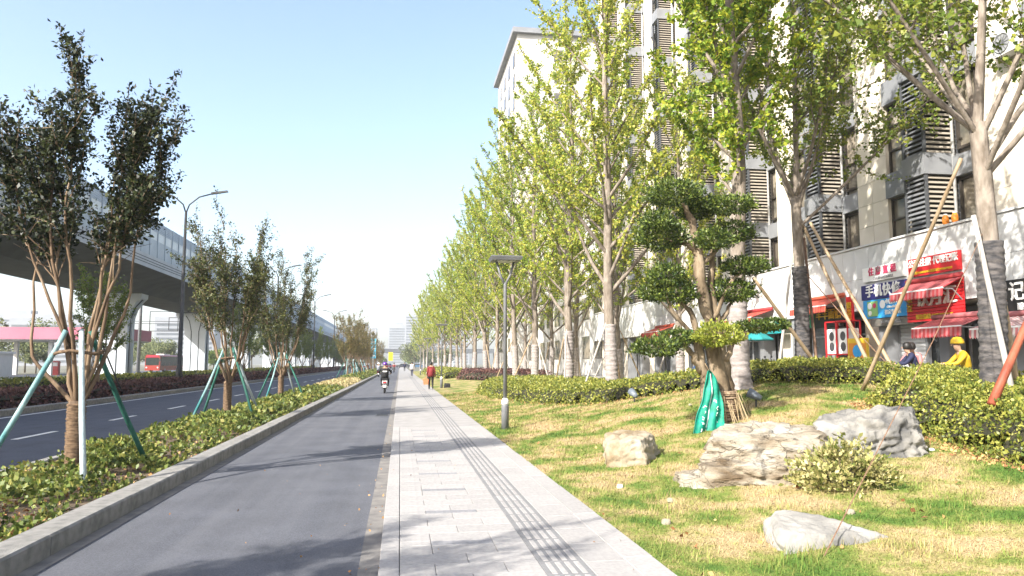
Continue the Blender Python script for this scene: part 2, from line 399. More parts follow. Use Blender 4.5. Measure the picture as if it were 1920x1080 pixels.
# follow the relief of the lawn mesh
jx = np.clip(((xx-2.05)/(12.9-2.05)*55), 0, 54.999); fi = np.interp(yy, ys, np.arange(len(ys)))
i0 = np.floor(fi).astype(int).clip(0, len(ys)-2); j0 = np.floor(jx).astype(int); fy = fi-i0; fx = jx-j0
from_[:, 2] = ZL[i0, j0]*(1-fy)*(1-fx)+ZL[i0, j0+1]*(1-fy)*fx+ZL[i0+1, j0]*fy*(1-fx)+ZL[i0+1, j0+1]*fy*fx-.004
th = rng.uniform(0, 2*math.pi, n); ln = s*rng.uniform(.5, 1.5, n)
dirb = np.stack([np.cos(th)*.8, np.sin(th)*.8, rng.uniform(.35, 1.0, n)], 1)*ln[:, None]
sd = np.stack([-np.sin(th), np.cos(th), 0*th], 1)*(s*.13)[:, None]
V = np.stack([from_-sd, from_+sd, from_+dirb], 1).reshape(-1, 3)
nt2 = 15000  # longer tufts, more of them against the rocks and the hedge feet
tx = np.concatenate([rng.uniform(2.1, 8, nt2//2), rng.choice([3.1, 3.5, 4.2, 5.0, 3.3, 6.2, 3.9], nt2//2)+rng.normal(size=nt2//2)*.35]); ty = np.concatenate([4.8+rng.exponential(5, nt2//2), rng.choice([6.0, 6.4, 8.2, 8.6, 8.9, 11.0, 5.8], nt2//2)+rng.normal(size=nt2//2)*.45])
cl = np.array([mnoise.noise((a*1.7, b*1.7, 4)) for a, b in zip(tx, ty)]); kk_ = (cl > .08) & (tx > 2.1); tx, ty = tx[kk_], ty[kk_]; nt2 = len(tx)
tb = np.stack([tx, ty, zt(tx, ty)-.01], 1); th2 = rng.uniform(0, 2*math.pi, nt2); l2 = rng.uniform(.05, .12, nt2)
V = np.concatenate([V, np.stack([tb-np.stack([-np.sin(th2), np.cos(th2), 0*th2], 1)*.004, tb+np.stack([-np.sin(th2), np.cos(th2), 0*th2], 1)*.004, tb+np.stack([np.cos(th2)*.5, np.sin(th2)*.5, 0*th2+1], 1)*l2[:, None]], 1).reshape(-1, 3)])
gr = link('lawn_grass', np_mesh('lawn_grass', V, np.arange(len(V)).reshape(-1, 3), M_BLADE)); tag(gr, 'short dry straw and green grass covering the lawn', 'grass', kind='stuff')

# ------------------------------------------------------------------ hedges
def inpoly(x, y, P):
    c = np.zeros(len(x), bool); n = len(P)
    for i in range(n):
        x0, y0 = P[i]; x1, y1 = P[(i+1) % n]
        t = ((y0 > y) != (y1 > y)) & (x < (x1-x0)*(y-y0)/((y1-y0)+1e-12)+x0); c ^= t
    return c
def pdist(x, y, P):
    d = np.full(len(x), 1e9)
    for i in range(len(P)):
        a = np.array(P[i]); b = np.array(P[(i+1) % len(P)]); ab = b-a
        t = np.clip(((x-a[0])*ab[0]+(y-a[1])*ab[1])/(ab@ab), 0, 1)
        d = np.minimum(d, np.hypot(x-a[0]-t*ab[0], y-a[1]-t*ab[1]))
    return d
def hedge(name, P, h, n, size, m, label, cat, seed, round_=.45, zf=zt, near=None, wob=.12, wide=.3, litter=0, core=True, up=.5, group=None, patchy=0):
    rng = np.random.default_rng(seed)
    P = np.array(P, float); lo = P.min(0); hi = P.max(0)
    nn = int(n*3)
    x = rng.uniform(lo[0], hi[0], nn)
    if near: y = near*np.exp(rng.uniform(math.log(max(lo[1], .5)/near), math.log(hi[1]/near), nn))
    else: y = rng.uniform(lo[1], hi[1], nn)
    k = inpoly(x, y, P); x, y = x[k][:n], y[k][:n]
    def top(x, y):
        d = pdist(x, y, P)
        w = np.array([mnoise.noise((a*1.6, b*1.6, seed)) for a, b in zip(x, y)])*wob
        w2 = np.array([mnoise.noise((a*5, b*5, seed+5)) for a, b in zip(x, y)])*wob*.6
        return h*np.sqrt(np.clip(d/round_, .04, 1))+w+w2, d
    if patchy:
        pn = np.array([mnoise.fractal((a*.9, b*.9, seed+2), .8, 2, 3) for a, b in zip(x, y)]); k = (pn < patchy) | (rng.uniform(size=len(x)) < .12); x, y = x[k], y[k]
    t, d = top(x, y)
    u = rng.uniform(0, 1, len(x))
    lowfrac = np.where(d < round_*.8, u**.8, 1-.35*u**2.0)
    z = zf(x, y)+np.maximum(t*lowfrac, .02)
    C = np.stack([x, y, z], 1)
    sz = np.full(len(x), size)
    if near: sz = size*np.clip(y/near, 1, 5)**.6
    root = empty(name, (0, 0, 0), 0, label, cat, group)
    V = leaves(C, sz, rng, up=up, wide=wide)
    o = link('foliage', leaf_mesh('foliage', V, m), root); tag(o, kind='stuff')
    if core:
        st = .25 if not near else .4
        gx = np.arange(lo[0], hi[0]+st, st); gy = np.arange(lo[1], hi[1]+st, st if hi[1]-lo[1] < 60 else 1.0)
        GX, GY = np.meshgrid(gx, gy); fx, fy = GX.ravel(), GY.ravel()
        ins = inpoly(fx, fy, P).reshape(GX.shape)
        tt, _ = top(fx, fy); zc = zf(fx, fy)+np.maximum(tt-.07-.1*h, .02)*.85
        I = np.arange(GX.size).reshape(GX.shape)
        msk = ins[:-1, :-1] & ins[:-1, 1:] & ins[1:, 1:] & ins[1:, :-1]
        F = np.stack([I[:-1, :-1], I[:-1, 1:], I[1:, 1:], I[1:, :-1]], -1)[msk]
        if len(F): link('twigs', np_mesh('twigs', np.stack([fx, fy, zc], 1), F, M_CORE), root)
    if litter:
        a = rng.uniform(0, len(P), litter); i = a.astype(int); f = (a-i)[:, None]
        Q = P[i]*(1-f)+P[(i+1) % len(P)]*f+rng.normal(size=(litter, 2))*.14
        if patchy: Q = np.stack([rng.uniform(lo[0], hi[0], litter), lo[1]+rng.exponential(8, litter)], 1)
        C = np.stack([Q[:, 0], Q[:, 1], zf(Q[:, 0], Q[:, 1])+.02], 1)
        V = leaves(C, .05, rng, up=0, wide=.35); tag(link('fallen_leaves', leaf_mesh('fallen_leaves', V, M_LITTER), root), kind='stuff')
    return root
hedge('hedge', [(8.4, 12.9), (7.55, 10.2), (7.15, 8.2), (7.0, 5.0), (11.4, 5.0), (11.6, 13.5), (10.4, 14.2)], .62, 60000, .052, M_HEDGE,
      'large glossy yellow-green hedge in the right foreground beside the boulder', 'hedge', 11, litter=2600)
hedge('hedge', [(8.0, 17.2), (9.3, 15.4), (10.8, 15.0), (11.6, 15.2), (11.6, 26), (9.9, 26), (9.0, 20)], .52, 30000, .056, M_HEDGE,
      'clipped low hedge behind the bonsai lawn in front of the shops', 'hedge', 12)
hedge('hedge', [(3.75, 38), (3.8, 32), (4.6, 25.8), (5.7, 20.9), (7.0, 19.2), (8.0, 18.4), (9.0, 21), (9.6, 28), (9.6, 42), (5, 44)], .55, 60000, .072, M_HEDGE,
      'rounded green hedge bed around the wrapped ginkgo trunks behind the near lamp post', 'hedge', 13, litter=1200)
hedge('hedge', [(4.7, 64), (6.2, 56), (8.4, 50), (10.5, 50), (10.5, 70), (6.0, 76)], .75, 12000, .12, M_PURP,
      'dark purple-leaved shrub bed beyond the green hedge', 'hedge', 14)
hedge('hedge', [(3.4, 120), (3.2, 90), (3.9, 70), (5.5, 74), (7, 80), (7, 120)], .7, 9000, .16, M_HEDGE,
      'distant green hedge along the pavement beyond the purple shrubs', 'hedge', 15)
hedge('median_ground_cover', [(-5.2, 4.5), (-3.2, 4.5), (-3.2, 46), (-5.2, 46)], .17, 50000, .044, M_COVER,
      'low glossy shrubs and dry leaves planted along the near median', 'ground cover', 16, round_=.35, zf=lambda x, y: .11+0*x, near=6, wob=.16, wide=.33, patchy=.02, core=False, litter=2500)
hedge('median_ground_cover', [(-5.2, 46), (-3.2, 46), (-3.2, 66), (-5.2, 66)], .22, 9000, .13, M_COVERY,
      'pale straw-coloured planting in the median gap between trees', 'ground cover', 17, round_=.35, zf=lambda x, y: .11+0*x, wob=.08)
hedge('median_ground_cover', [(-5.2, 66), (-3.2, 66), (-3.2, 200), (-5.2, 200)], .35, 9000, .2, M_COVER,
      'distant green planting under the far median trees', 'ground cover', 18, round_=.35, zf=lambda x, y: .11+0*x, wob=.1)
hedge('verge_hedge', [(-14.6, 18), (-12.25, 18), (-12.25, 190), (-14.6, 190)], .55, 26000, .10, M_PURP,
      'dark purple clipped hedge between the two roads', 'hedge', 19, zf=lambda x, y: .12+0*x, near=24, wob=.1)
hedge('viaduct_hedge', [(-23.0, 30), (-21.0, 30), (-21.0, 200), (-23.0, 200)], .6, 16000, .15, M_HEDGE,
      'yellow-green hedge strip at the feet of the viaduct piers', 'hedge', 20, zf=lambda x, y: .06+0*x, near=50, wob=.1)

# ------------------------------------------------------------------ trees
def curve_pts(p0, d0, L, nseg, rng, rise=.25, wob=.1):
    P = [np.array(p0, float)]; d = np.array(d0, float); d /= np.linalg.norm(d)
    for i in range(nseg):
        P.append(P[-1]+d*L/nseg)
        d = d+rng.normal(size=3)*wob+np.array([0, 0, rise/nseg]); d /= np.linalg.norm(d)
    return P
def along(P, ts):
    P = np.array(P); t = np.clip(np.asarray(ts), 0, .9999)*(len(P)-1); i = t.astype(int); f = (t-i)[:, None]
    return P[i]*(1-f)+P[i+1]*f
def ginkgo_meshes(seed, H, clear, spread, nl, r0, wrapH, leaf_m, leafs, lsize=.075, fork=None, dens=1.0, wrapd=False, lowelev=35, stub=.35):
    rng = np.random.default_rng(seed)
    wood = MB(); twig = MB(); cent = []
    lean = rng.normal(size=2)*.012
    def tr(z): return np.array([lean[0]*z+.05*math.sin(z*.9+seed), lean[1]*z+.05*math.cos(z*.7+seed), z])
    def rad(z): return r0*(1-.1*z/clear) if z < clear else max(.018, r0*.9*(1-(z-clear)/(H-clear))**.85)
    top = H if fork is None else fork
    zs = np.linspace(0, top, 15); wood.tube([tr(z) for z in zs], [rad(z)*(1.2 if z == 0 else 1) if fork is None else r0*(1-.25*z/top) for z in zs], 10)
    limbs = []
    if fork is None:
        for i in range(nl):
            f = (i+rng.uniform(0, .9))/nl; z = clear+(H*.96-clear)*f
            az = i*2.399+rng.uniform(-.4, .4); el = R(rng.uniform(lowelev, lowelev+22)+12*f)
            L = (spread*(1-f)**.55+.5)*rng.uniform(.55, 1.25)
            r = min(rad(z)*.5, .014+.011*L)
            limbs.append((tr(z), az, el, L, r))
    else:
        for i in range(nl):
            z = fork*rng.uniform(.80, 1.0) if i else fork; az = i*2.399+rng.uniform(-.3, .3); el = R(rng.uniform(38, 72)); L = (H-z)/max(.6, math.sin(el))*rng.uniform(.65, .95)
            limbs.append((tr(z), az, el, L, r0*rng.uniform(.24, .36)))
        limbs.append((tr(fork), rng.uniform(0, 6), R(84), H-fork, r0*.5))
    allseg = []
    for (p, az, el, L, r) in limbs:
        d = (math.cos(az)*math.cos(el), math.sin(az)*math.cos(el), math.sin(el))
        P = curve_pts(p, d, L, 6, rng, .35, .07)
        wood.tube(P, np.linspace(r, r*.25, 7), 5, cap=False)
        allseg.append((P, .30, L))
        if fork is not None:
            for k in range(5):
                q = along(P, [rng.uniform(.25, .85)])[0]; a2 = az+rng.uniform(-1.3, 1.3); e2 = R(rng.uniform(15, 65)); L2 = L*rng.uniform(.25, .5)
                P2 = curve_pts(q, (math.cos(a2)*math.cos(e2), math.sin(a2)*math.cos(e2), math.sin(e2)), L2, 5, rng, .2, .12)
                wood.tube(P2, np.linspace(r*.4, r*.12, 6), 5, cap=False); allseg.append((P2, .15, L2))
        nt_ = int(L*3.4*dens)+2
        base = list(allseg[-6:]) if fork is not None else [allseg[-1]]
        for (PB, _, LB) in base:
            for k in range(int(LB*3.4*dens)+1):
                t = rng.uniform(.2, .97); q = along(PB, [t])[0]
                dd = np.array(PB[-1])-np.array(PB[0]); dd /= np.linalg.norm(dd)
                d2 = dd*.5+rng.normal(size=3)*.65+np.array([0, 0, .35]); L2 = (.35+.35*(1-t)*LB*.5)*rng.uniform(.6, 1.4)
                P2 = curve_pts(q, d2, L2, 3, rng, .2, .1)
                twig.tube(P2, [.009, .007, .005, .003], 3, cap=False); allseg.append((P2, .08, L2))
    tot = sum(s[2] for s in allseg)
    for (P, t0, L) in allseg:
        k = max(2, int(leafs/4.5*L/tot)); c = along(P, rng.uniform(t0, 1, k))
        cent.append(np.repeat(c, 4, 0)+rng.normal(size=(k*4, 3))*.045)
    C = np.concatenate(cent)
    V = leaves(C, lsize, rng, up=-.1, wide=.52, pos=.8, fold=.1)
    wr = MB()
    if wrapH:
        zs = np.arange(0, wrapH, .035)
        prof = [(tr(z), r0*(1.2 if z > .3 else 1.2+.3*(1-z/.3))*(1+.035*math.sin(z*43)+.02*rng.normal())) for z in zs]
        wr.tube([p for p, _ in prof], [r for _, r in prof], 12)
    return dict(trunk=wood.mesh('trunk', M_BARK_G, True), twigs=twig.mesh('twigs', M_TWIG), crown=leaf_mesh('crown', V, leaf_m),
                trunk_wrap=wr.mesh('trunk_wrap', M_WRAPD if wrapd else M_WRAP, True) if wrapH else None)
def plant(name, ms, loc, rz, label, cat, group=None, s=1.0):
    root = empty(name, loc, rz, label, cat, group); root.scale = (s, s, s)
    for k, me in ms.items():
        if me is None: continue
        o = link(k, me, root)
        if k in ('crown', 'twigs'): tag(o, kind='stuff')
    return root
ORD = ['nearest', 'second', 'third', 'fourth', 'fifth', 'sixth', 'seventh', 'eighth', 'ninth', 'tenth', 'eleventh', 'twelfth', 'thirteenth', 'fourteenth', 'fifteenth', 'sixteenth']
GV = [ginkgo_meshes(21, 16.5, 3.0, 5.6, 42, .17, 2.3, M_LEAF_Y, 31000, lsize=.075, dens=.75),
      ginkgo_meshes(22, 15.5, 2.8, 5.2, 40, .165, 2.4, M_LEAF_Y, 31000, lsize=.075, dens=.75),
      ginkgo_meshes(23, 17, 3.2, 5.6, 42, .17, 2.2, M_LEAF_Y2, 30000, lsize=.075, dens=.75)]
front = [(7.9, 28, 0, .3), (7.9, 35.6, 1, 2.0), (7.9, 44.5, 2, 4.1), (7.9, 52.3, 0, 1.1), (7.7, 60, 1, 5.2), (7.6, 68, 2, 2.2), (7.4, 76, 0, 3.3), (7.2, 85, 1, .2), (7.0, 94, 2, 1.9), (6.8, 104, 0, 4), (6.6, 115, 1, 2.7), (6.4, 128, 2, .9), (6.0, 142, 0, 3), (5.6, 158, 1, 5), (5.4, 176, 0, 1.2), (5.2, 198, 1, 2.4)]
for i, (x, y, v, rz) in enumerate(front):
    lab = f'yellow-green ginkgo with pale wrapped trunk, {ORD[i]} along the row by the hedge' if i < 8 else f'slim distant ginkgo, {ORD[i]} along the row beside the pavement'
    plant('ginkgo_tree', GV[v], (x, y, ztf(x, y)-.05), rz, lab, 'tree', 'ginkgo row beside the pavement' if i < 8 else 'distant ginkgo row', s=(1.22, 1.2, 1.12, 1.12, 1.08)[i] if i < 5 else .98+.05*((i*7) % 4))
back = [(11.2, 29.5, 1, 1), (11.3, 38.5, 2, 2.6), (11.0, 47, 0, 5.5), (11.2, 56, 1, 3.3), (10.9, 66, 2, .6), (10.8, 78, 0, 2.1), (10.6, 92, 1, 4.4), (10.4, 108, 2, 1.4), (10, 126, 0, 3.0)]
for i, (x, y, v, rz) in enumerate(back):
    lab = f'slender ginkgo close to the shops, {ORD[i]} of the rear row' if i < 5 else f'distant ginkgo near the buildings, {ORD[i]} of the rear row'
    plant('ginkgo_tree', GV[v], (x, y, ztf(x, y)-.05), rz, lab, 'tree', 'ginkgo row close to the shops' if i < 5 else 'distant rear ginkgo row', s=.9+.05*((i*5) % 4))
NA = ginkgo_meshes(31, 14.5, 4.2, 4.4, 30, .185, 2.1, M_LEAF_Y2, 34000, lsize=.085, lowelev=40)
plant('ginkgo_tree', NA, (7.75, 16.5, ztf(7.75, 16.5)-.06), 2.2, 'tall ginkgo with stout wrapped trunk directly behind the cloud-pruned tree', 'tree')
NB = ginkgo_meshes(32, 12.5, 4.5, 3.2, 8, .175, 3.6, M_LEAF_G, 27000, lsize=.08, fork=5.6, dens=.8, wrapd=True)
plant('ginkgo_tree', NB, (11.2, 20.0, ztf(11.2, 20)-.05), .5, 'forked ginkgo standing in front of the awning shops with crossed bamboo props', 'tree')
NC = ginkgo_meshes(33, 11.5, 4.5, 3.6, 9, .175, 3.0, M_LEAF_G, 27000, lsize=.08, fork=5.0, dens=.8, wrapd=True)
plant('ginkgo_tree', NC, (9.55, 11.15, ztf(9.55, 11.15)-.05), 1.0, 'large forked ginkgo at the right edge with dark net-wrapped trunk', 'tree')

# crape myrtles in the median
STEMS1 = [[(0, .95), (-.28, 1.2), (-.53, 1.48), (-.67, 1.58), (-.74, 2.43), (-.81, 3.06), (-.67, 4.2), (-.74, 4.7)],
          [(0, .95), (-.1, 1.58), (-.27, 2.08), (-.46, 2.64), (-.35, 3.5), (-.18, 4.1), (-.25, 4.9)],
          [(0, .95), (-.04, 2.2), (-.1, 3.3), (-.07, 4.1), (.0, 5.2)],
          [(.03, .95), (.09, 2.1), (.18, 2.9), (.21, 3.6), (.36, 5.15)],
          [(.05, .95), (.35, 1.6), (.5, 1.94), (.67, 2.64), (.55, 3.4), (.85, 4.0), (.95, 4.6)],
          [(.05, .95), (.3, 1.7), (.42, 2.5), (.6, 3.5), (.72, 4.2), (.85, 4.7)],
          [(.03, .95), (.2, 2.0), (.38, 3.2), (.5, 4.0), (.52, 5.3)], [(-.02, .95), (-.3, 2.2), (-.5, 3.4), (-.5, 4.1), (-.45, 4.7)],
          [(.05, .95), (.22, 1.8), (.62, 2.9), (.72, 3.7), (.7, 4.5)],
          [(0, .95), (-.2, 1.9), (-.62, 2.7), (-.9, 3.6), (-1.0, 4.6)]]
def myrtle_meshes(seed, leaf_m, leafs, stems=None, nst=8, H=6.0, W=1.1, lsize=.06, z0=2.7, rope=True, wr=.085, outw=1.0, tl=1.0):
    rng = np.random.default_rng(seed); wood = MB(); twig = MB(); seg = []
    wood.tube([(0, 0, 0), (.01, 0, .5), (0, 0, 1.02)], [wr*1.15, wr, wr*1.05], 9)
    st = []
    if stems:
        for i, S in enumerate(stems):
            dy = rng.uniform(-.55, .55)
            st.append([(a, dy*min(1, (b-.95)/2.5), b) for a, b in S])
    else:
        for i in range(nst):
            az = i*2*math.pi/nst+rng.uniform(-.3, .3); w = W*rng.uniform(.35, 1); hh = H*rng.uniform(.82, 1.02)
            fr = [(.0, .95), (.35, 1.6), (.62, 2.4), (.72, 3.2), (.9, hh*.72), (1.05, hh)]
            st.append([(w*f*math.cos(az)+rng.normal()*.04, w*f*math.sin(az)+rng.normal()*.04, z) for f, z in fr])
    for S in st:
        n = 14; ts = np.linspace(0, 1, n); P = along(S, ts)
        P[1:-1] = (P[:-2]+2*P[1:-1]+P[2:])/4; P[1:-1] += rng.normal(size=(n-2, 3))*.018
        r = wr*.38*np.linspace(1, .16, n)**1.1; wood.tube(P, r, 6, cap=False)
        L = S[-1][2]-.95; seg.append((P, max(.05, (z0+.5-.95)/L), L*.7))
        for k in range(13):
            t = rng.uniform(.28, .97); q = along(P, [t])[0]
            out = np.array([q[0], q[1], 0]); out /= np.linalg.norm(out)+1e-6
            L2 = rng.uniform(.6, 1.25)*(1.15-t*.55)*tl
            if q[2]+L2 < z0+.1: continue
            P2 = curve_pts(q, out*rng.uniform(.15, .75)*outw+rng.normal(size=3)*.35*outw+np.array([0, 0, 1.0]), L2, 5, rng, .5, .08)
            twig.tube(P2, np.linspace(.011, .003, 6), 4, cap=False)
            if P2[-1][2] > z0: seg.append((P2, .12, L2*1.2))
            for j in range(3):
                q2 = along(P2, [rng.uniform(.25, .95)])[0]
                P3 = curve_pts(q2, out*.4+rng.normal(size=3)*.5+np.array([0, 0, .8]), rng.uniform(.25, .6), 3, rng, .3, .1)
                twig.tube(P3, [.006, .005, .004, .002], 3, cap=False)
                if P3[-1][2] > z0: seg.append((P3, .05, .6))
    tot = sum(s[2] for s in seg); C = []
    for (P, t0, L) in seg:
        k = max(3, int(leafs*L/tot)); c = along(P, rng.uniform(t0, 1, k)); c = c[c[:, 2] > z0-.3]
        C.append(c+rng.normal(size=(len(c), 3))*.04)
    C = np.concatenate(C)
    rp = MB()
    if rope:
        zs = np.arange(0, 1.0, .022); rp.tube([(0.005, 0, z) for z in zs], [wr*(1.32+.12*math.sin(z*math.pi/.022*.5*1.02+i*1.57)+.04*rng.normal()) for i, z in enumerate(zs)], 11)
    return dict(trunk=wood.mesh('trunk', M_BARK_M, True), twigs=twig.mesh('twigs', M_BARK_M), crown=leaf_mesh('crown', leaves(C, lsize, rng, up=.15, wide=.27, pos=.5), leaf_m),
                trunk_wrap=rp.mesh('trunk_wrap', M_ROPE, True) if rope else None)
MY = [myrtle_meshes(41, M_LEAF_D, 21000, [[(a*(.84 if a > 0 else 1), b) for a, b in S_] for S_ in STEMS1], H=6, z0=3.2, outw=.8, tl=.8), myrtle_meshes(42, M_LEAF_D2, 20000, None, 11, 5.7, 1.2), myrtle_meshes(43, M_LEAF_D2, 20000, None, 10, 6.0, 1.25)]
M_LEAF_R = mat('leaf_myrtle_rust', (.06, .075, .02), (.30, .20, .06), .8, .5, isl=.7, transl=.3, c3=(.16, .15, .04), contrast=(.2, .85))
MYR = myrtle_meshes(44, M_LEAF_R, 9000, None, 9, 6.4, 1.2, lsize=.08)
def supports(loc, rz, label, spec=None, group=None, R0=1.1, h=1.7):
    e = empty('tree_support', loc, rz, label, 'tree support', group)
    spec = spec or [((R0*math.cos(a), R0*math.sin(a)), M) for a, M in zip((.5, 2.1, 3.7, 5.3), (M_STAKEW, M_STAKEG, M_STAKE, M_STAKEG))]
    for (bx, by), m in spec:
        l = math.hypot(bx, by); tx, ty = bx/l*.26, by/l*.26
        jj = .02*math.sin(bx*9+by*5)
        MB().tube([(bx*1.02, by*1.02, -.05), ((bx+tx)/2+jj, (by+ty)/2-jj, h*.5), (tx, ty, h), (tx-(bx-tx)*.12, ty-(by-ty)*.12, h*1.14)], [.037, .036, .034, .033], 8).obj('stake', m, e, True)
    MB().tube([(.28*math.cos(a), .28*math.sin(a), h*.97+.02*math.sin(3*a)) for a in np.linspace(0, 2*math.pi, 13)], .022, 5).obj('tie_rope', M_ROPE, e, True)
    return e
meds = [(-4.16, 10.68, 0, 0, 0), (-4.72, 22.1, 1, .4, 0), (-4.8, 32.2, 2, 1.6, 0), (-4.8, 72, 3, 0, 1), (-4.7, 78, 3, 1.2, 1), (-4.9, 84, 3, 2.9, 1), (-4.7, 91, 3, 4.4, 1), (-4.8, 99, 3, .7, 1), (-4.6, 108, 3, 2.2, 1), (-4.8, 118, 3, 3.7, 1), (-4.8, 130, 3, 5.1, 1), (-4.8, 146, 3, 1.9, 1), (-4.8, 165, 3, 3, 1), (-4.8, 190, 3, 4, 1), (-5.0, 2.4, 1, 2.5, 0), (-4.4, -9.5, 1, 1.5, 0)]
lab3 = ['dark-leaved multi-stem tree nearest on the left with rope-bound trunk', 'second multi-stem tree along the median, by the double street lamp', 'third multi-stem tree along the median before the planting gap']
for i, (x, y, v, rz, far) in enumerate(meds):
    ms = (MY+[MYR])[v]
    if i < 3: lab, gp = lab3[i], 'near median trees'
    elif y < 3: lab, gp = ['median tree beside the camera, outside the picture on the left', 'median tree behind the camera on the left'][int(y < 0)], 'near median trees'
    elif i < 6: lab, gp = f'rusty-leaved staked tree beyond the median gap, {ORD[i-3]} of the far trees', 'far median trees'
    else: lab, gp = f'small rust-green median tree, {ORD[i-3]} beyond the planting gap', 'distant median trees'
    plant('median_tree', ms, (x, y, .09), rz, lab, 'tree', gp, s=1+.04*((i*3) % 3-1)*(i > 2))
    if y > 0 and y < 100:
        sp = None
        if i == 0: sp = [((.62, -1.25), M_STAKEW), ((.62, 1.05), M_STAKEG), ((-.35, 1.15), M_STAKEG), ((-1.0, -.35), M_STAKE)]
        supports((x, y, .09), .3*i, (['four turquoise stakes propping the nearest rope-bound tree', 'turquoise and green stakes around the second median tree', 'turquoise and green stakes around the third median tree'][i] if i < 3 else
                 f'pale stakes around the {ORD[i-3]} median tree beyond the planting gap'), sp, 'tree supports in the median' if i < 3 else 'far tree supports in the median')
# verge trees between the two roads
VG = [myrtle_meshes(51, M_LEAF_L, 9000, None, 7, 5.6, 1.5, lsize=.10, z0=2.3, rope=False), myrtle_meshes(52, M_LEAF_L, 9000, None, 8, 6.2, 1.7, lsize=.10, z0=2.4, rope=False)]
vs = [(-13.4, 36.5), (-13.3, 68), (-13.5, 84), (-13.4, 97), (-13.4, 109), (-13.4, 120), (-13.4, 133), (-13.4, 147), (-13.4, 163), (-13.4, 182)]
for i, (x, y) in enumerate(vs):
    lab = ['light green tree on the dark verge behind the nearest median tree', 'light green verge tree in front of the third viaduct pier'][i] if i < 2 else f'green tree in the verge row between the roads, {ORD[i]} from the camera'
    plant('verge_tree', VG[i % 2], (x, y, .1), i*1.3, lab, 'tree', 'trees on the verge between the roads', s=1.0+.06*(i % 3))
blk = [((1.1*math.cos(a), 1.1*math.sin(a)), m) for a, m in zip((.4, 2.5, 4.5), (M_BLACKP, M_BLACKP, M_BAMBOOW))]
supports((-13.4, 36.5, .1), 0, 'dark tripod of props around the light green verge tree', blk, R0=1.1, h=2.0)

# ------------------------------------------------------------------ the cloud-pruned tree with its pads, bag and rope wrap
bx, by = 5.75, 13.3; bz = ztf(bx, by)
bons = empty('cloud_pruned_tree', (bx, by, bz-.05), 0, 'cloud-pruned evergreen with round foliage pads and gnarled trunk on the lawn', 'tree')
S = 100.35  # drawing units per metre of the tree's front elevation
def el(px, py): return ((px-1347)/S, (795-py)/S)
wd = MB(); rng = np.random.default_rng(61)
def limb(pts, r, dy=0):
    n = len(pts); P = [(el(*p)[0], dy*(i/(n-1)), el(*p)[1]) for i, p in enumerate(pts)]
    ts = np.linspace(0, 1, n*4); Q = along(P, ts); Q[1:-1] = (Q[:-2]+2*Q[1:-1]+Q[2:])/4; Q[1:-1] += rng.normal(size=(len(Q)-2, 3))*.012
    rr_ = np.interp(ts, np.linspace(0, 1, len(r)), r)*.7*(1+.10*rng.normal(size=len(Q))); wd.tube(Q, rr_, 9)
limb([(1350, 800), (1352, 720), (1340, 640), (1325, 560), (1318, 480), (1305, 410), (1285, 380)], [.26, .22, .17, .15, .13, .09, .05])
limb([(1330, 800), (1325, 720), (1312, 650), (1300, 590), (1270, 560)], [.17, .13, .11, .08, .04], -.1)
limb([(1375, 800), (1372, 730), (1362, 660), (1345, 560), (1350, 480), (1368, 410)], [.2, .16, .12, .1, .08, .04], .15)
limb([(1318, 700), (1300, 670), (1268, 640), (1225, 655)], [.09, .08, .06, .03], -.25)
limb([(1365, 680), (1385, 640), (1420, 620), (1465, 612)], [.09, .07, .05, .025], .1)
limb([(1340, 620), (1375, 590), (1390, 560)], [.08, .06, .03], .2)
limb([(1318, 480), (1290, 460), (1258, 450)], [.08, .06, .03], .1)
limb([(1325, 500), (1355, 470), (1385, 450)], [.07, .05, .03], -.1)
limb([(1345, 600), (1380, 530), (1410, 505)], [.06, .05, .03], -.05)
limb([(1335, 660), (1330, 640)], [.07, .04], -.5)
limb([(1310, 640), (1262, 590), (1245, 545)], [.07, .05, .03], -.15)
wd.obj('trunk', mat('evergreen_bark', (.10, .07, .04), (.38, .30, .21), 5, .95, 1, 18, stretch=(1, 1, .4), c3=(.24, .18, .115)), bons, True)
rw = MB()
for k in range(22):
    z = .02+k*.028; a = rng.uniform(0, 6); rr_ = .30-.05*z+.01*rng.normal()
    rw.tube([(.08+rr_*1.1*math.cos(q+a), .02+rr_*math.sin(q+a), z+.012*math.sin(q*2+k)) for q in np.linspace(0, 2*math.pi, 15)], .017, 5)
rw.obj('rope_binding', mat('binding_rope', (.20, .13, .08), (.50, .37, .25), 16, .95, .6, 60), bons, True)
st_ = MB()
for k in range(60):
    a = rng.uniform(0, 2*math.pi); r1 = rng.uniform(.27, .36); r2 = r1+rng.uniform(.0, .22)
    st_.tube([(.06+r1*math.cos(a), r1*math.sin(a), rng.uniform(.35, .62)), (.06+r2*math.cos(a+.1), r2*math.sin(a+.1), rng.uniform(-.05, .04))], .007, 3, cap=False)
tag(st_.obj('straw', mat('straw', (.5, .38, .22), (.7, .56, .34), 14, .9), bons), kind='stuff')
PADS = [(1275, 372, 56, 30, 0, 0), (1370, 392, 52, 18, -.15, 0), (1320, 400, 30, 16, .2, 0), (1252, 450, 46, 36, .1, 0), (1232, 430, 32, 24, -.2, 0), (1392, 438, 44, 22, .1, 0), (1335, 462, 34, 22, -.35, 0), (1248, 528, 36, 26, -.2, 0), (1268, 558, 40, 28, -.1, 0),
        (1225, 555, 22, 18, .1, 0), (1405, 505, 44, 18, -.1, 0), (1388, 550, 50, 26, .2, 0), (1330, 636, 44, 26, -.5, 1), (1222, 658, 46, 20, -.3, 0), (1270, 640, 34, 18, -.1, 0), (1425, 617, 36, 13, .0, 0), (1468, 612, 28, 12, .1, 0)]
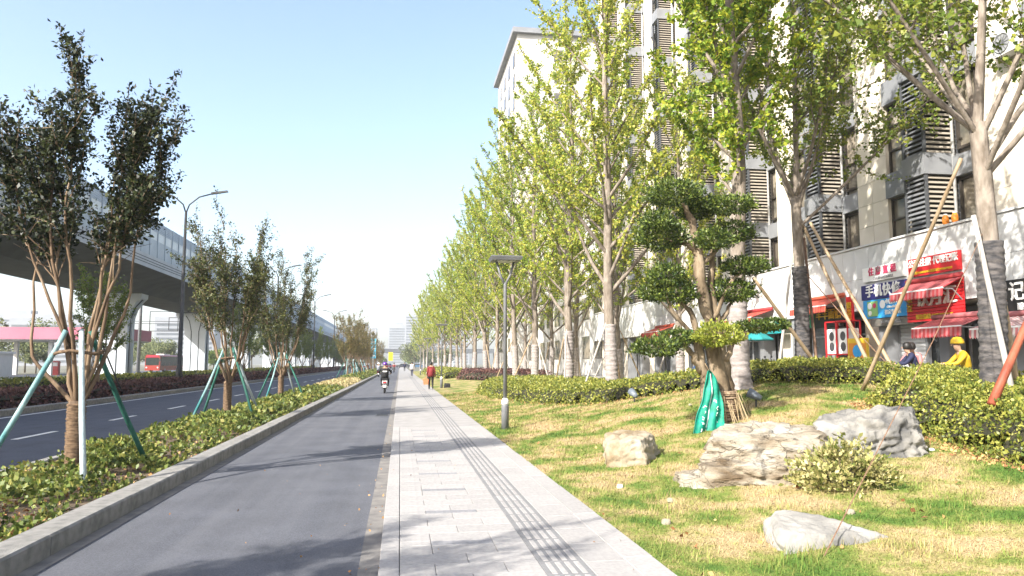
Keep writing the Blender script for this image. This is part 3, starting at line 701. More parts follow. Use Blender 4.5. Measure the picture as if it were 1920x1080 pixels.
for k, (px, py, rx, rz_, dy, fresh) in enumerate(PADS):
    cx, cz = el(px, py); rx_, rzz = rx*.97/S, rz_*.92/S
    n = int(3400*rx_*(rx_+rzz)*2.2)+400
    d = rng.normal(size=(n, 3)); d /= np.linalg.norm(d, axis=1, keepdims=True)
    rad = rng.uniform(.55, 1.0, n)**.5
    lump = np.array([1+.42*mnoise.noise((v[0]*2.6+k, v[1]*2.6, v[2]*2.6))+.25*mnoise.noise((v[0]*6+k, v[1]*6, v[2]*6)) for v in d]); lump *= np.where(rng.uniform(size=n) < .06, rng.uniform(1.1, 1.35, n), 1)
    C = d*(rad*lump)[:, None]*np.array([rx_, rx_*.9, rzz*1.05]); C[:, 2] = np.where(C[:, 2] < 0, C[:, 2]*.6, C[:, 2])
    C += np.array([cx, dy, cz])
    V = leaves(C, .055, rng, up=.6, wide=.24, dirs=d*.9, dj=.7)
    o = link('foliage_pad', leaf_mesh('foliage_pad', V, M_LEAF_BY if fresh else M_LEAF_B), bons); tag(o, kind='stuff')
    if fresh: o['label'] = 'fresh yellow-green foliage pad at the front'
# the green sack hanging against the trunk
sack = empty('green_sack', (5.47, 12.98, .36), 0, 'turquoise-green woven sack with white print hung against the pruned tree trunk', 'sack')
M_SACK = mat('sack_plastic', (.0, .22, .14), (.0, .36, .25), 6, .6, .3, 30, transl=.12)
def sack_side(off):
    nu, nv = 12, 16; V = []; 
    for j in range(nv):
        v = j/(nv-1); w = .08+.50*v**.65; zc = 1.12-1.2*v
        for i in range(nu):
            u = i/(nu-1)-.5
            V.append((u*w-.14*v*v+.04*math.sin(v*5), -.06-.30*v*v+off+.055*math.sin(u*15+v*4)*(.3+.7*v)-.08*abs(u)*v+.02*math.sin(v*17+u*6), zc-.06*abs(u+.1)+.03*math.sin(u*9)*v))
    F = [(j*nu+i, j*nu+i+1, (j+1)*nu+i+1, (j+1)*nu+i) for j in range(nv-1) for i in range(nu-1)]
    return V, F, nu, nv
mb = MB(); V, F, nu, nv = sack_side(0); V2, F2, _, _ = sack_side(.045)
N_ = len(V); ring = [i for i in range(nu)]+[j*nu+nu-1 for j in range(1, nv)]+[(nv-1)*nu+i for i in range(nu-2, -1, -1)]+[j*nu for j in range(nv-2, 0, -1)]
mb.add(V+V2, F+[tuple(i+N_ for i in f[::-1]) for f in F2]+[(ring[k], ring[(k+1) % len(ring)], ring[(k+1) % len(ring)]+N_, ring[k]+N_) for k in range(len(ring))])
mb.obj('sack_body', M_SACK, sack, True)
M_SACKW = mat('sack_print', (.65, .72, .7), (.8, .85, .83), 8, .6)
def on_sack(u, v): # point slightly in front of the sack's front sheet
    w = .08+.50*v**.65
    return Vector((u*w-.14*v*v+.04*math.sin(v*5), -.06-.30*v*v+.055*math.sin(u*15+v*4)*(.3+.7*v)-.08*abs(u)*v+.02*math.sin(v*17+u*6)-.006, 1.12-1.2*v-.06*abs(u+.1)+.03*math.sin(u*9)*v))
MB().tube([on_sack(-.08, v) for v in np.linspace(.05, .97, 14)], .010, 4).obj('white_seam', M_SACKW, sack)
pr = MB(); rs = random.Random(3)
for (u0, v0, h) in [(-.33, .52, .08), (-.31, .60, .07), (-.34, .68, .08), (-.32, .76, .07), (-.35, .84, .08), (.12, .45, .05), (.18, .55, .07), (.22, .64, .05), (.28, .74, .06)]:
    for q in range(3):
        a = on_sack(u0+rs.uniform(-.05, .05), v0+rs.uniform(-.02, .02)); b = on_sack(u0+rs.uniform(-.06, .07), v0+rs.uniform(-.03, .03)); pr.tube([a, (a+b)/2, b], .008, 4)
pr.obj('worn_print', M_SACKW, sack)

# ------------------------------------------------------------------ rocks
def rock_mesh(name, blocks, m, seed):
    """each block: 8 corners (bottom 4 ccw, top 4 ccw), subdivided and broken up with fractal noise"""
    Vs = []; Fs = []; base = 0
    for bi, (c, n, amp, layer) in enumerate(blocks):
        c = np.array(c, float)
        cen = c.mean(0); key = {}
        ref = float(np.linalg.norm(c.max(0)-c.min(0)))
        def P(u, v, w):
            b = (1-w)*((1-u)*(1-v)*c[0]+u*(1-v)*c[1]+u*v*c[2]+(1-u)*v*c[3])+w*((1-u)*(1-v)*c[4]+u*(1-v)*c[5]+u*v*c[6]+(1-u)*v*c[7])
            # soften the corners
            q = np.array([u-.5, v-.5, w-.5])*2; k = max(0, np.linalg.norm(q)-1.22)*.30
            b = b+(cen-b)*k
            vv = Vector(b*1.0)
            d1 = mnoise.fractal(vv*1.5+Vector((seed, bi*7, 0)), .9, 2.1, 5)
            d2 = mnoise.fractal(vv*6+Vector((0, seed, bi)), .7, 2.2, 5)*.45
            d3 = max(0, .28-abs(mnoise.noise(Vector((b[0]*2.2+seed, b[1]*2.2, b[2]*6.5)))))*3*layer+max(0, .12-abs(mnoise.noise(vv*2.6+Vector((seed, 0, 5)))))*5*layer
            d = b-cen; d /= np.linalg.norm(d)+1e-6
            return b+d*(amp*(d1*.8+d2)-d3)
        def vid(i, j, k):
            t = (i, j, k)
            if t not in key: key[t] = base+len(key); Vs.append(P(i/n, j/n, k/n))
            return key[t]
        for i in range(n):
            for j in range(n):
                Fs.append((vid(i, j, 0), vid(i, j+1, 0), vid(i+1, j+1, 0), vid(i+1, j, 0)))
                Fs.append((vid(i, j, n), vid(i+1, j, n), vid(i+1, j+1, n), vid(i, j+1, n)))
                Fs.append((vid(i, 0, j), vid(i+1, 0, j), vid(i+1, 0, j+1), vid(i, 0, j+1)))
                Fs.append((vid(i, n, j), vid(i, n, j+1), vid(i+1, n, j+1), vid(i+1, n, j)))
                Fs.append((vid(0, i, j), vid(0, i, j+1), vid(0, i+1, j+1), vid(0, i+1, j)))
                Fs.append((vid(n, i, j), vid(n, i+1, j), vid(n, i+1, j+1), vid(n, i, j+1)))
        base = len(Vs)
    return np_mesh(name, Vs, Fs, m)
M_ROCKC = mat('rock_cream', (.24, .17, .09), (.50, .46, .38), 2.2, .95, 1, 14, c3=(.42, .36, .26), contrast=(.3, .7), detail=9)
M_ROCKG = mat('rock_grey', (.07, .072, .078), (.45, .43, .39), 2.0, .95, 1, 14, c3=(.30, .29, .265), contrast=(.3, .68), detail=9)
M_ROCKL = mat('rock_layered', (.15, .105, .06), (.47, .44, .385), 3.2, .95, 1, 16, c3=(.37, .32, .24), contrast=(.28, .66), detail=9, stretch=(.6, .6, 2.2))
def cracks(m, sc_, dark, amt):
    t = m.node_tree; L = t.links.new; N = t.nodes.new; b = t.nodes['Principled BSDF']; src = b.inputs['Base Color'].links[0].from_socket
    tc = N('ShaderNodeTexCoord'); n = N('ShaderNodeTexNoise'); n.inputs['Scale'].default_value = 3; n.inputs['Detail'].default_value = 6; L(tc.outputs['Object'], n.inputs['Vector'])
    mp = N('ShaderNodeMapping'); mp.inputs['Scale'].default_value = (.8, .8, 1.9); L(tc.outputs['Object'], mp.inputs[0])
    ad = N('ShaderNodeMix'); ad.data_type = 'VECTOR'; ad.inputs['Factor'].default_value = .22; L(mp.outputs[0], ad.inputs[4]); L(n.outputs['Color'], ad.inputs[5])
    v = N('ShaderNodeTexVoronoi'); v.feature = 'DISTANCE_TO_EDGE'; v.inputs['Scale'].default_value = sc_; L(ad.outputs[1], v.inputs['Vector'])
    r = N('ShaderNodeValToRGB'); r.color_ramp.elements[0].position = .0; r.color_ramp.elements[0].color = (1, 1, 1, 1); r.color_ramp.elements[1].position = .04; r.color_ramp.elements[1].color = (0, 0, 0, 1); L(v.outputs['Distance'], r.inputs[0])
    n2 = N('ShaderNodeTexNoise'); n2.inputs['Scale'].default_value = 1.7; n2.inputs['Detail'].default_value = 3; L(tc.outputs['Object'], n2.inputs['Vector'])
    r2 = N('ShaderNodeValToRGB'); r2.color_ramp.elements[0].position = .42; r2.color_ramp.elements[1].position = .6; L(n2.outputs['Fac'], r2.inputs[0])
    mu = N('ShaderNodeMath'); mu.operation = 'MULTIPLY'; L(r.outputs[0], mu.inputs[0]); L(r2.outputs[0], mu.inputs[1])
    m2 = N('ShaderNodeMath'); m2.operation = 'MULTIPLY'; m2.inputs[1].default_value = amt; L(mu.outputs[0], m2.inputs[0])
    mx = N('ShaderNodeMix'); mx.data_type = 'RGBA'; L(m2.outputs[0], mx.inputs['Factor']); L(src, mx.inputs['A']); mx.inputs['B'].default_value = (*dark, 1); L(mx.outputs['Result'], b.inputs['Base Color'])
    bp = next(q for q in t.nodes if q.type == 'BUMP'); b2 = N('ShaderNodeBump'); b2.invert = True; b2.inputs['Strength'].default_value = .9; b2.inputs['Distance'].default_value = .05; L(m2.outputs[0], b2.inputs['Height']); L(bp.outputs[0], b2.inputs['Normal']); L(b2.outputs[0], b.inputs['Normal']); bp.inputs['Distance'].default_value = .05
cracks(M_ROCKL, 4.5, (.12, .085, .05), .35)
rk = link('boulder', rock_mesh('boulder', [([(3.02, 10.95, -.15), (3.62, 10.72, -.15), (4.05, 11.6, -.1), (3.2, 12.0, -.1), (3.0, 11.05, .46), (3.52, 10.85, .50), (4.08, 11.75, .56), (3.25, 12.0, .52)], 34, .08, .03)], M_ROCKC, 3.3))
tag(rk, 'cream blocky boulder on the grass nearest the pavement', 'boulder')
big = empty('boulder', (0, 0, 0), 0, 'long layered limestone boulder with a cleft below the pruned tree', 'boulder')
link('left_slab', rock_mesh('left_slab', [([(3.75, 9.35, .05), (5.2, 8.75, .1), (5.75, 9.7, .2), (4.4, 10.4, .15), (3.85, 9.35, .62), (5.25, 8.9, .70), (5.72, 9.8, .84), (4.5, 10.5, .80)], 40, .11, .055),
     ([(3.42, 8.75, -.1), (4.95, 8.05, -.05), (5.3, 8.95, 0), (3.9, 9.7, 0), (3.55, 8.95, .36), (4.9, 8.35, .44), (5.2, 9.1, .46), (3.95, 9.7, .40)], 44, .13, .085),
     ([(3.3, 9.0, -.1), (3.75, 8.75, -.1), (3.95, 9.3, -.1), (3.45, 9.5, -.1), (3.35, 9.05, .26), (3.7, 8.85, .28), (3.9, 9.3, .3), (3.5, 9.45, .28)], 8, .06, .05)], M_ROCKL, 5.1), big)
link('right_slab', rock_mesh('right_slab', [([(5.15, 8.95, 0), (6.85, 8.85, .15), (7.25, 9.6, .25), (5.75, 10.2, .2), (5.30, 9.2, .78), (6.62, 9.1, .98), (6.95, 9.75, 1.04), (5.8, 10.1, .92)], 44, .12, .06)], M_ROCKG, 8.4), big)
fl = link('boulder', rock_mesh('boulder', [([(2.98, 5.75, -.2), (4.2, 5.95, -.1), (4.25, 6.05, -.1), (3.3, 6.8, -.1), (3.12, 6.0, .22), (4.1, 6.02, .16), (4.12, 6.10, .17), (3.35, 6.75, .30)], 34, .06, .035)], M_ROCKG, 2.7))
tag(fl, 'flat pointed grey rock lying in the front of the lawn', 'boulder')
# the variegated bush in front of the boulder
bush = empty('variegated_bush', (4.92, 8.02, ztf(4.92, 8.02)-.03), 0, 'cream and green variegated bush growing against the long boulder', 'bush')
rng = np.random.default_rng(71); n = 4000
d = rng.normal(size=(n, 3)); d[:, 2] = np.abs(d[:, 2])*1.1; d /= np.linalg.norm(d, axis=1, keepdims=True)
C = d*(rng.uniform(.35, 1, n)**.4*np.array([1+.55*mnoise.noise(v*2.2)+.3*mnoise.noise(v*6) for v in map(Vector, d)]))[:, None]*np.array([.56, .45, .42]); C[:, 2] += .04
tag(link('foliage', leaf_mesh('foliage', leaves(C, .055, rng, up=.3, wide=.28, dirs=d*.8, dj=.7), M_VAR), bush), kind='stuff')
tw = MB()
for k in range(26):
    a = rng.uniform(0, 6.28); b_ = rng.uniform(.2, .55); tw.tube([(0.05*math.cos(a), .05*math.sin(a), -.05), (b_*.5*math.cos(a), b_*.5*math.sin(a), .18), (b_*math.cos(a), b_*.8*math.sin(a), .38)], [.009, .007, .004], 4)
tw.obj('twigs', M_TWIG, bush)
# small pale stones and dry leaves on the lawn
for k, (x, y) in enumerate([(3.0, 8.3), (2.75, 9.4), (2.6, 7.3), (3.5, 12.6), (6.1, 15.5), (7.0, 9.3), (4.3, 6.9)]):
    e = np.array([(-1, -1, -1), (1, -1, -1), (1, 1, -1), (-1, 1, -1), (-.8, -.8, 1), (.8, -.8, 1), (.8, .8, 1), (-.8, .8, 1)])*np.array([.035, .03, .025])
    o = link('pebble', rock_mesh('pebble', [(e, 4, .02, 0)], M_LAMPW if k % 2 else M_ROCKC, 1.7*k), None, (x, y, ztf(x, y)+.02)); tag(o, 'small pale stone lying in the lawn grass', 'stone', 'small stones on the lawn')
rng = np.random.default_rng(77); n = 150
x = rng.uniform(2.1, 8, n); y = 4.6+rng.exponential(6, n)
tag(link('fallen_leaves', leaf_mesh('fallen_leaves', leaves(np.stack([x, y, zt(x, y)+.03], 1), .05, rng, up=0, wide=.35), M_LITTER)), 'scattered brown fallen leaves on the lawn', 'fallen leaves', kind='stuff')
n = 80; x = np.concatenate([rng.normal(-.25, .1, 50), rng.uniform(-2.8, 2, 30)]); y = 5+rng.exponential(7, n)
tag(link('fallen_leaves', leaf_mesh('fallen_leaves', leaves(np.stack([x, y, 0*x+.052], 1), .026, rng, up=0, wide=.35), M_LITTER)), 'small dry leaves blown along the gutter and pavement', 'fallen leaves', kind='stuff')

# ------------------------------------------------------------------ lamps
def park_lamp(loc, label, group):
    e = empty('park_lamp', loc, 0, label, 'lamp post', group)
    MB().lathe([(.088, -.05), (.088, .55), (.08, .57)], 16).obj('base_sleeve', M_LAMPG, e, True)
    MB().lathe([(.082, .57), (.09, .60), (.085, .66), (.05, .72)], 16).obj('collar', M_LAMPW, e, True)
    MB().lathe([(.047, .70), (.042, 3.35), (.045, 3.4), (.03, 3.45)], 12).obj('post', M_LAMPG, e, True)
    for s in (-1, 1): MB().tube([(0, 0, 3.38), (.12*s, 0, 3.62), (.21*s, 0, 3.95)], [.032, .028, .026], 8).obj('fork_arm', M_LAMPG, e, True)
    h = MB(); h.hexa([(-.34, -.30, 3.95), (.34, -.30, 3.95), (.34, .30, 3.95), (-.34, .30, 3.95), (-.38, -.34, 4.03), (.38, -.34, 4.03), (.38, .34, 4.03), (-.38, .34, 4.03)]); h.box((-.36, -.32, 4.03), (.36, .32, 4.05))
    head = h.obj('lamp_head', M_LAMPG, e)
    MB().box((-.22, -.22, 3.935), (.22, .22, 3.948)).obj('diffuser', mat('diffuser', (.6, .6, .58), (.72, .72, .7), 4, .4), head)
for i, (x, y) in enumerate([(2.45, 17.75), (2.6, 48.2), (2.7, 76), (2.75, 104)]):
    park_lamp((x, y, ztf(x, y)), ['slim grey lamp post with square head nearest the camera', 'grey lamp post with square head beside the red-jacketed walker', 'third grey square-headed lamp post along the pavement', 'farthest grey square-headed lamp post along the pavement'][i], 'square-headed park lamps')
def street_lamp(loc, label, H=12.0):
    e = empty('street_lamp', loc, 0, label, 'street lamp', 'double-arm street lamps')
    MB().tube([(0, 0, 0), (0, 0, 1.2), (0, 0, 1.25), (0, 0, H-1.2)], [.19, .19, .14, .075], 10).obj('pole', M_BLACKP, e, True)
    for s in (-1, 1):
        MB().tube([(0, 0, H-1.3), (.18*s, 0, H-.75), (.75*s, 0, H-.25), (1.5*s, 0, H-.02)], .045, 7).obj('arm', M_BLACKP, e, True)
        MB().hexa([(1.45*s, -.13, H-.06), (2.45*s, -.1, H+.12), (2.45*s, .1, H+.12), (1.45*s, .13, H-.06), (1.45*s, -.11, H+.06), (2.4*s, -.07, H+.22), (2.4*s, .07, H+.22), (1.45*s, .11, H+.06)][::1]).obj('luminaire', M_BLACKP, e)
for i, y in enumerate((48.5, 84.5, 120.5, 156.5)):
    street_lamp((-13.2, y, .1), ['tall black double-arm street lamp behind the second median tree', 'double-arm street lamp hidden behind the third median tree', 'distant double-arm street lamp above the far verge trees', 'farthest double-arm street lamp down the road'][i])

# ------------------------------------------------------------------ viaduct
M_VC = mat('viaduct_concrete_shaded', (.19, .21, .24), (.25, .27, .30), .7, .85, .15, 8)  # darker than real concrete: the underside's shade is put into its colour
M_VP = mat('pier_paint', (.52, .57, .64), (.60, .65, .72), .6, .8, .1, 8)
M_VG = mat('barrier_panel', (.33, .41, .51), (.40, .48, .58), .6, .5)
M_VW = mat('barrier_clear', (.62, .68, .74), (.70, .76, .82), .5, .3)
via = empty('viaduct', (0, 0, 0), 0, 'long grey elevated viaduct with noise barrier running down the left', 'viaduct')
Y0, Y1 = -40, 420
MB().prism([(-20.0, 9.25), (-20.0, 10.25), (-31.6, 10.25), (-31.6, 9.25), (-29.3, 8.7), (-28.2, 7.95), (-23.4, 7.95), (-22.3, 8.7)][::-1], Y0, Y1, axis='y').obj('deck', M_VC, via)
M_VF = mat('fascia_paint', (.40, .45, .52), (.48, .53, .60), .6, .7)
MB().box((-19.998, Y0, 9.2), (-19.96, Y1, 10.24)).obj('fascia', M_VF, via)
for z in (9.5, 9.7, 9.92): MB().box((-19.959, Y0, z), (-19.94, Y1, z+.05)).obj('fascia_groove', mat('groove', (.08, .1, .12)), via)
for side, X0 in ((1, -20.15), (-1, -31.45)):
    MB().box((X0-.05, Y0, 10.25), (X0+.05, Y1, 11.68)).obj('lower_panel', M_VG, via)
    MB().box((X0-.03, Y0, 11.68), (X0+.03, Y1, 12.4)).obj('clear_panel', M_VW, via)
    up_ = MB()
    for k in range(6): up_.hexa([(X0-.04, Y0, 12.40+k*.15), (X0+.06, Y0, 12.40+k*.15), (X0+.06, Y1, 12.40+k*.15), (X0-.04, Y1, 12.40+k*.15), (X0-.06, Y0, 12.53+k*.15), (X0+.04, Y0, 12.53+k*.15), (X0+.04, Y1, 12.53+k*.15), (X0-.06, Y1, 12.53+k*.15)])
    up_.obj('louvre_panel', M_VG, via)
    pst = MB().box((-.08, -.06, 10.25), (.09, .06, 13.32)).mesh('barrier_post', M_VG)
    for k in range(90):
        y = 28+k*2.0
        if side == 1 or k % 3 == 0: link('barrier_post', pst, via, (X0, y, 0))
def pier(y, label):
    e = empty('viaduct_pier', (-25.8, y, 0), 0, label, 'pier', 'viaduct piers')
    prof = [(1.28, -.05), (1.28, 5.2), (1.34, 5.8), (1.55, 6.5), (1.95, 7.15), (2.35, 7.55), (2.38, 7.94)]
    poly = prof+[(-a, b) for a, b in prof[::-1]]
    MB().prism(poly, -.95, .95, axis='y').obj('column', M_VP, e)
    for xx in (-.45, .45):
        MB().tube([(xx, -.955, 0), (xx, -.955, 5.6), (xx*1.6, -.955, 6.9), (xx*2.6, -.955, 7.6)], .05, 6).obj('groove', mat('pier_groove', (.06, .075, .1)), e)
    MB().tube([(1.33, .1, 0), (1.33, .1, 5.6), (1.75, .1, 6.75), (2.3, .1, 7.4)], .07, 6).obj('drain_pipe', M_VP, e, True)
    MB().tube([(1.31, -.3, 0), (1.31, -.3, 5.6), (1.72, -.3, 6.75), (2.28, -.3, 7.4)], .05, 6).obj('groove', MATS['pier_groove'], e)
for i, y in enumerate(range(46, 370, 28)):
    pier(y, 'pale blue-grey flared viaduct pier beyond the left edge' if i == 0 else (f'pale blue-grey flared viaduct pier, {ORD[i-1]} one in view from the left' if i < 5 else 'distant flared viaduct pier down the road'))
hm = empty('mast_light', (-34, 106, 0), 0, 'tall high-mast light rising behind the viaduct barrier', 'mast light')
MB().tube([(0, 0, 0), (0, 0, 23.5)], [.25, .1], 8).obj('mast', M_STEEL, hm, True)
MB().lathe([(.2, 23.2), (.9, 23.5), (.95, 23.8), (.3, 24.2)], 12).obj('lamp_ring', M_BLACKP, hm, True)

# bus, filling-station canopy and the rest beyond the viaduct
def bus(loc, rz):
    e = empty('red_bus', loc, rz, 'red city bus seen between the viaduct piers', 'bus')
    M_RED = mat('bus_red', (.30, .03, .02), (.38, .045, .03), 2, .35, coat=.4); M_GL = mat('bus_glass', (.012, .02, .02), (.03, .045, .045), 2, .12)
    MB().prism([(-1.25, .35), (1.25, .35), (1.27, 1.2), (1.22, 2.85), (1.0, 3.05), (-1.0, 3.05), (-1.22, 2.85), (-1.27, 1.2)], 0, 11.2, axis='y').obj('body', M_RED, e)
    MB().box((-1.12, -.03, 1.25), (1.12, 0, 2.55)).obj('windscreen', M_GL, e)
    MB().box((-.9, -.035, 2.62), (.9, 0, 2.92)).obj('destination_panel', mat('bus_sign', (.45, .02, .06)), e)
    for k in range(6): MB().box((1.235, .6+k*1.75, 1.15), (1.275, 2.28+k*1.75, 2.75)).obj('window', M_GL, e)
    for k in range(6): MB().box((-1.275, .6+k*1.75, 1.3), (-1.235, 2.2+k*1.75, 2.5)).obj('window', M_GL, e)
    for s in (-1, 1):
        MB().lathe([(.1, -.02), (.13, -.06), (.02, -.08)], 10, axis='y', c=(s*.95, 0, .85)).obj('headlight', M_LAMPW, e)
        MB().box((s*1.27-.05, -.15, 1.9), (s*1.27+.2*s, -.05, 2.35)).obj('mirror', M_BLACKP, e)
        for yy_ in (2.3, 8.3):
            w = MB().lathe([(.25, -.14), (.46, -.14), (.48, -.1), (.48, .1), (.46, .14), (.25, .14)], 16, axis='x', c=(s*1.1, yy_, .48)).obj('wheel', mat('tyre', (.02, .02, .022), (.04, .04, .04), 8, .8), e, True)
            MB().lathe([(.05, -.03), (.22, -.02), (.22, .03)], 12, axis='x', c=(s*1.25, yy_, .48)).obj('rim', M_STEEL, w)
    MB().box((-.7, 3, 3.05), (.7, 5.5, 3.25)).obj('roof_unit', M_LAMPW, e)
bus((-42.6, 140, 0), R(-6))
cn = empty('filling_station_canopy', (-46, 112, 0), 0, 'long pink-fronted filling station canopy beyond the viaduct', 'canopy')
MB().box((-9.5, -6, 4.7), (9.8, 6, 6.25)).obj('canopy_roof', mat('canopy_pink', (.46, .13, .20), (.54, .18, .25), .3, .5), cn)
MB().box((-9.3, -5.8, 4.6), (9.6, 5.8, 4.695)).obj('soffit', M_LAMPW, cn)
for x in (-7, 0, 7):
    for y in (-3, 3): MB().box((x-.25, y-.25, 0), (x+.25, y+.25, 4.6)).obj('column', M_LAMPW, cn)
for k, x in enumerate((-7, 0, 7)):
    p = empty('fuel_pump', (-46+x, 110.6, 0), 0, 'fuel pump under the pink canopy', 'fuel pump', 'fuel pumps under the canopy')
    MB().box((-.5, -.3, 0), (.5, .3, 1.9), bev=.05).obj('cabinet', mat('pump_red', (.5, .05, .05), (.6, .08, .08), 2, .4), p); MB().box((-.4, -.32, 1.2), (.4, -.3, 1.7)).obj('display', M_LAMPW, p)
kb = empty('white_kiosk', (-47, 92, 0), 0, 'low white flat-roofed kiosk at the far left below the pink canopy', 'building')
MB().box((-6, 0, 0), (2, 5, 2.7)).obj('wall', mat('kiosk_white', (.72, .72, .7), (.8, .8, .78), 1, .8), kb); MB().box((-6.2, -.2, 2.7), (2.2, 5.2, 2.95)).obj('roof', M_LAMPW, kb)
for x in (-4.5, -2, .2): MB().box((x, -.03, .9), (x+1.2, -.002, 2.1)).obj('window', mat('far_glass', (.05, .06, .07), (.1, .11, .12), 1, .2), kb)
fwall = empty('boundary_wall', (-50, 80, 0), 0, 'long pale concrete boundary wall at the far left', 'wall')
MB().box((-14, 0, 0), (8, .25, 1.5)).obj('wall_panel', M_CONC, fwall); MB().box((-14, -.06, 1.5), (8, .31, 1.6)).obj('coping', M_CONC, fwall)
for fi_, (x, y, z0, w, h) in enumerate([(-44.5, 152, 7.6, 5.2, 3.7), (-43, 156, 8.0, 3.6, 2.4)]):
    f = empty('sign_gantry', (x, y, 0), 0, ['open rectangular sign frame hanging in the gap between viaduct piers', 'smaller dark sign frame behind the first one'][fi_], 'sign frame', 'sign frames')
    b_ = MB(); 
    for (a, c) in (((-w/2, -.06, z0), (w/2, .06, z0+.12)), ((-w/2, -.06, z0+h), (w/2, .06, z0+h+.12)), ((-w/2, -.06, z0+.12), (-w/2+.12, .06, z0+h)), ((w/2-.12, -.06, z0+.12), (w/2, .06, z0+h))): b_.box(a, c)
    b_.obj('frame', M_BLACKP, f); MB().box((-11, -.05, z0+h*.5), (w/2+.5, .05, z0+h*.5+.1)).obj('beam', M_BLACKP, f); MB().tube([(-10.9, 0, 0), (-10.9, 0, z0+h+.5)], .16, 8).obj('post', M_BLACKP, f)

# far trees and far buildings
def blob_tree(seed, H, W, m):
    rng = np.random.default_rng(seed); C = []
    for k in range(16):
        c = np.array([rng.normal()*W*.3, rng.normal()*W*.3, H*rng.uniform(.42, .9)]); n = 260
        d = rng.normal(size=(n, 3)); d /= np.linalg.norm(d, axis=1, keepdims=True); C.append(c+d*(rng.uniform(.4, 1, n)**.5)[:, None]*W*.26*rng.uniform(.6, 1.2))
    C = np.concatenate(C); w = MB().tube([(0, 0, 0), (.05, 0, H*.35), (0, .05, H*.7)], [.17, .13, .05], 7)
    for k in range(7):
        a = k*.9; w.tube([(0, 0, H*.3+.05*k), (W*.18*math.cos(a), W*.18*math.sin(a), H*.52), (W*.3*math.cos(a), W*.3*math.sin(a), H*.72)], [.07, .05, .02], 5)
    return dict(trunk=w.mesh('trunk', M_TWIG, True), crown=leaf_mesh('crown', leaves(C, .34, rng, up=.1, wide=.45), m))
M_FART = mat('leaf_far', (.09, .12, .05), (.22, .24, .10), .4, .7, isl=.6, transl=.2)
BT = [blob_tree(81, 8, 6, M_FART), blob_tree(82, 10, 7, M_FART), blob_tree(83, 7, 6.5, M_LEAF_L)]
rr = random.Random(9)
far_t = [(-66, 104), (-60, 118), (-72, 96), (-56, 128), (-63, 140), (-78, 120), (-50, 175), (-57, 185), (-44, 190), (-64, 200), (-38, 205), (-72, 215), (-48, 220), (-33, 235), (-60, 240), (-54, 90), (-84, 108)]
for i, (x, y) in enumerate(far_t):
    plant('background_tree', BT[i % 3], (x, y, 0), rr.uniform(0, 6), 'bushy green tree in the background beyond the viaduct', 'tree', 'background trees beyond the viaduct', s=rr.uniform(.65, 1.0))
for i in range(16):
    x = rr.choice([rr.uniform(-19, -7), rr.uniform(4, 14)]); plant('background_tree', BT[i % 3], (x, 215+i*9, 0), rr.uniform(0, 6), 'distant street tree at the far end of the road', 'tree', 'background trees at the road end', s=rr.uniform(.6, .9))
M_FB = mat('far_tower', (.25, .27, .30), (.31, .33, .36), .1, .8)
M_FW = mat('far_windows', (.06, .075, .09), (.10, .115, .13), .3, .3)
for i, (x, y, w, d, h) in enumerate([(-30, 620, 22, 18, 30), (-2, 960, 26, 20, 50), (34, 700, 20, 18, 36), (-70, 700, 30, 20, 34), (-150, 560, 40, 20, 34), (-220, 520, 50, 20, 30), (60, 820, 28, 20, 60), (14, 880, 18, 20, 58), (-300, 640, 60, 20, 40)]):
    e = empty('distant_tower', (x, y, 0), 0, 'pale hazy apartment block, '+['centre-left of the road end', 'behind the yellow board at the road end', 'right of the road end behind the trees', 'left of the road end behind the median trees', 'behind the viaduct piers at mid left', 'low and wide behind the bus', 'farthest right behind the ginkgo row', 'just right of the road vanishing point', 'farthest left behind the pink canopy'][i], 'building', 'distant apartment blocks')
    MB().box((-w/2, 0, 0), (w/2, d, h)).obj('wall', M_FB, e); MB().box((-w*.2, 4, h), (w*.2, d-4, h+3)).obj('roof_house', M_FB, e)
    wm = MB().box((-w/2+1.5, -.15, 0), (w/2-1.5, -.01, 1.5)).mesh('window_band', M_FW)
    for k in range(int(h/3.2)-1): link('window_band', wm, e, (0, 0, 2+k*3.2))
fo = empty('crossing_flyover', (0, 330, 0), 0, 'dark flyover crossing the street at its far end', 'flyover')
MB().box((-60, 0, 6.0), (60, 10, 7.8)).obj('deck', M_VC, fo)
for x in (-40, -20, 22, 42): MB().box((x-1, 3, 0), (x+1, 7, 6.0)).obj('pier', M_VP, fo)

# ------------------------------------------------------------------ apartment building with shops
bA = empty('apartment_building', (0, 0, 0), 0, 'tall cream apartment block with grey louvres above the shops', 'building')
M_STONE = mat('cream_stone', (.66, .595, .49), (.74, .675, .57), 1.2, .75, .08, 40, rnd=.05)
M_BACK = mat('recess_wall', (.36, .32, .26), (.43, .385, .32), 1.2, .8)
M_GREY = mat('grey_band', (.24, .25, .265), (.30, .31, .325), 1.5, .6, rnd=.05)
M_LOUV = mat('louvre_grey', (.17, .18, .195), (.25, .26, .275), 2, .5)
M_LFR = mat('louvre_frame', (.075, .08, .088), (.11, .115, .125), 2, .5)
M_WFR = mat('window_frame', (.045, .038, .032), (.075, .065, .055), 3, .4)
M_GLASS = mat('window_glass', (.10, .10, .085), (.30, .26, .20), .9, .08, rnd=.45, spec=.8, contrast=(.4, .6))
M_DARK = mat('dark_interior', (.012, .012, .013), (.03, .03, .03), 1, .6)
HT = 42.5; YA, YB = 4.9, 56.0; PITCH = 5.45; NF = 12
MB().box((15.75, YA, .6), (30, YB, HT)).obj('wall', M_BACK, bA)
MB().box((14.6, YA, HT), (30.4, YB+.4, HT+1.2)).obj('roof_parapet', M_STONE, bA)
cols = [4.95+PITCH*k for k in range(10)]; cols = [c for c in cols if c < YB]
seg_far = MB().box((15.05, 0, .6), (15.75, 1.55, HT)).mesh('column', M_STONE)
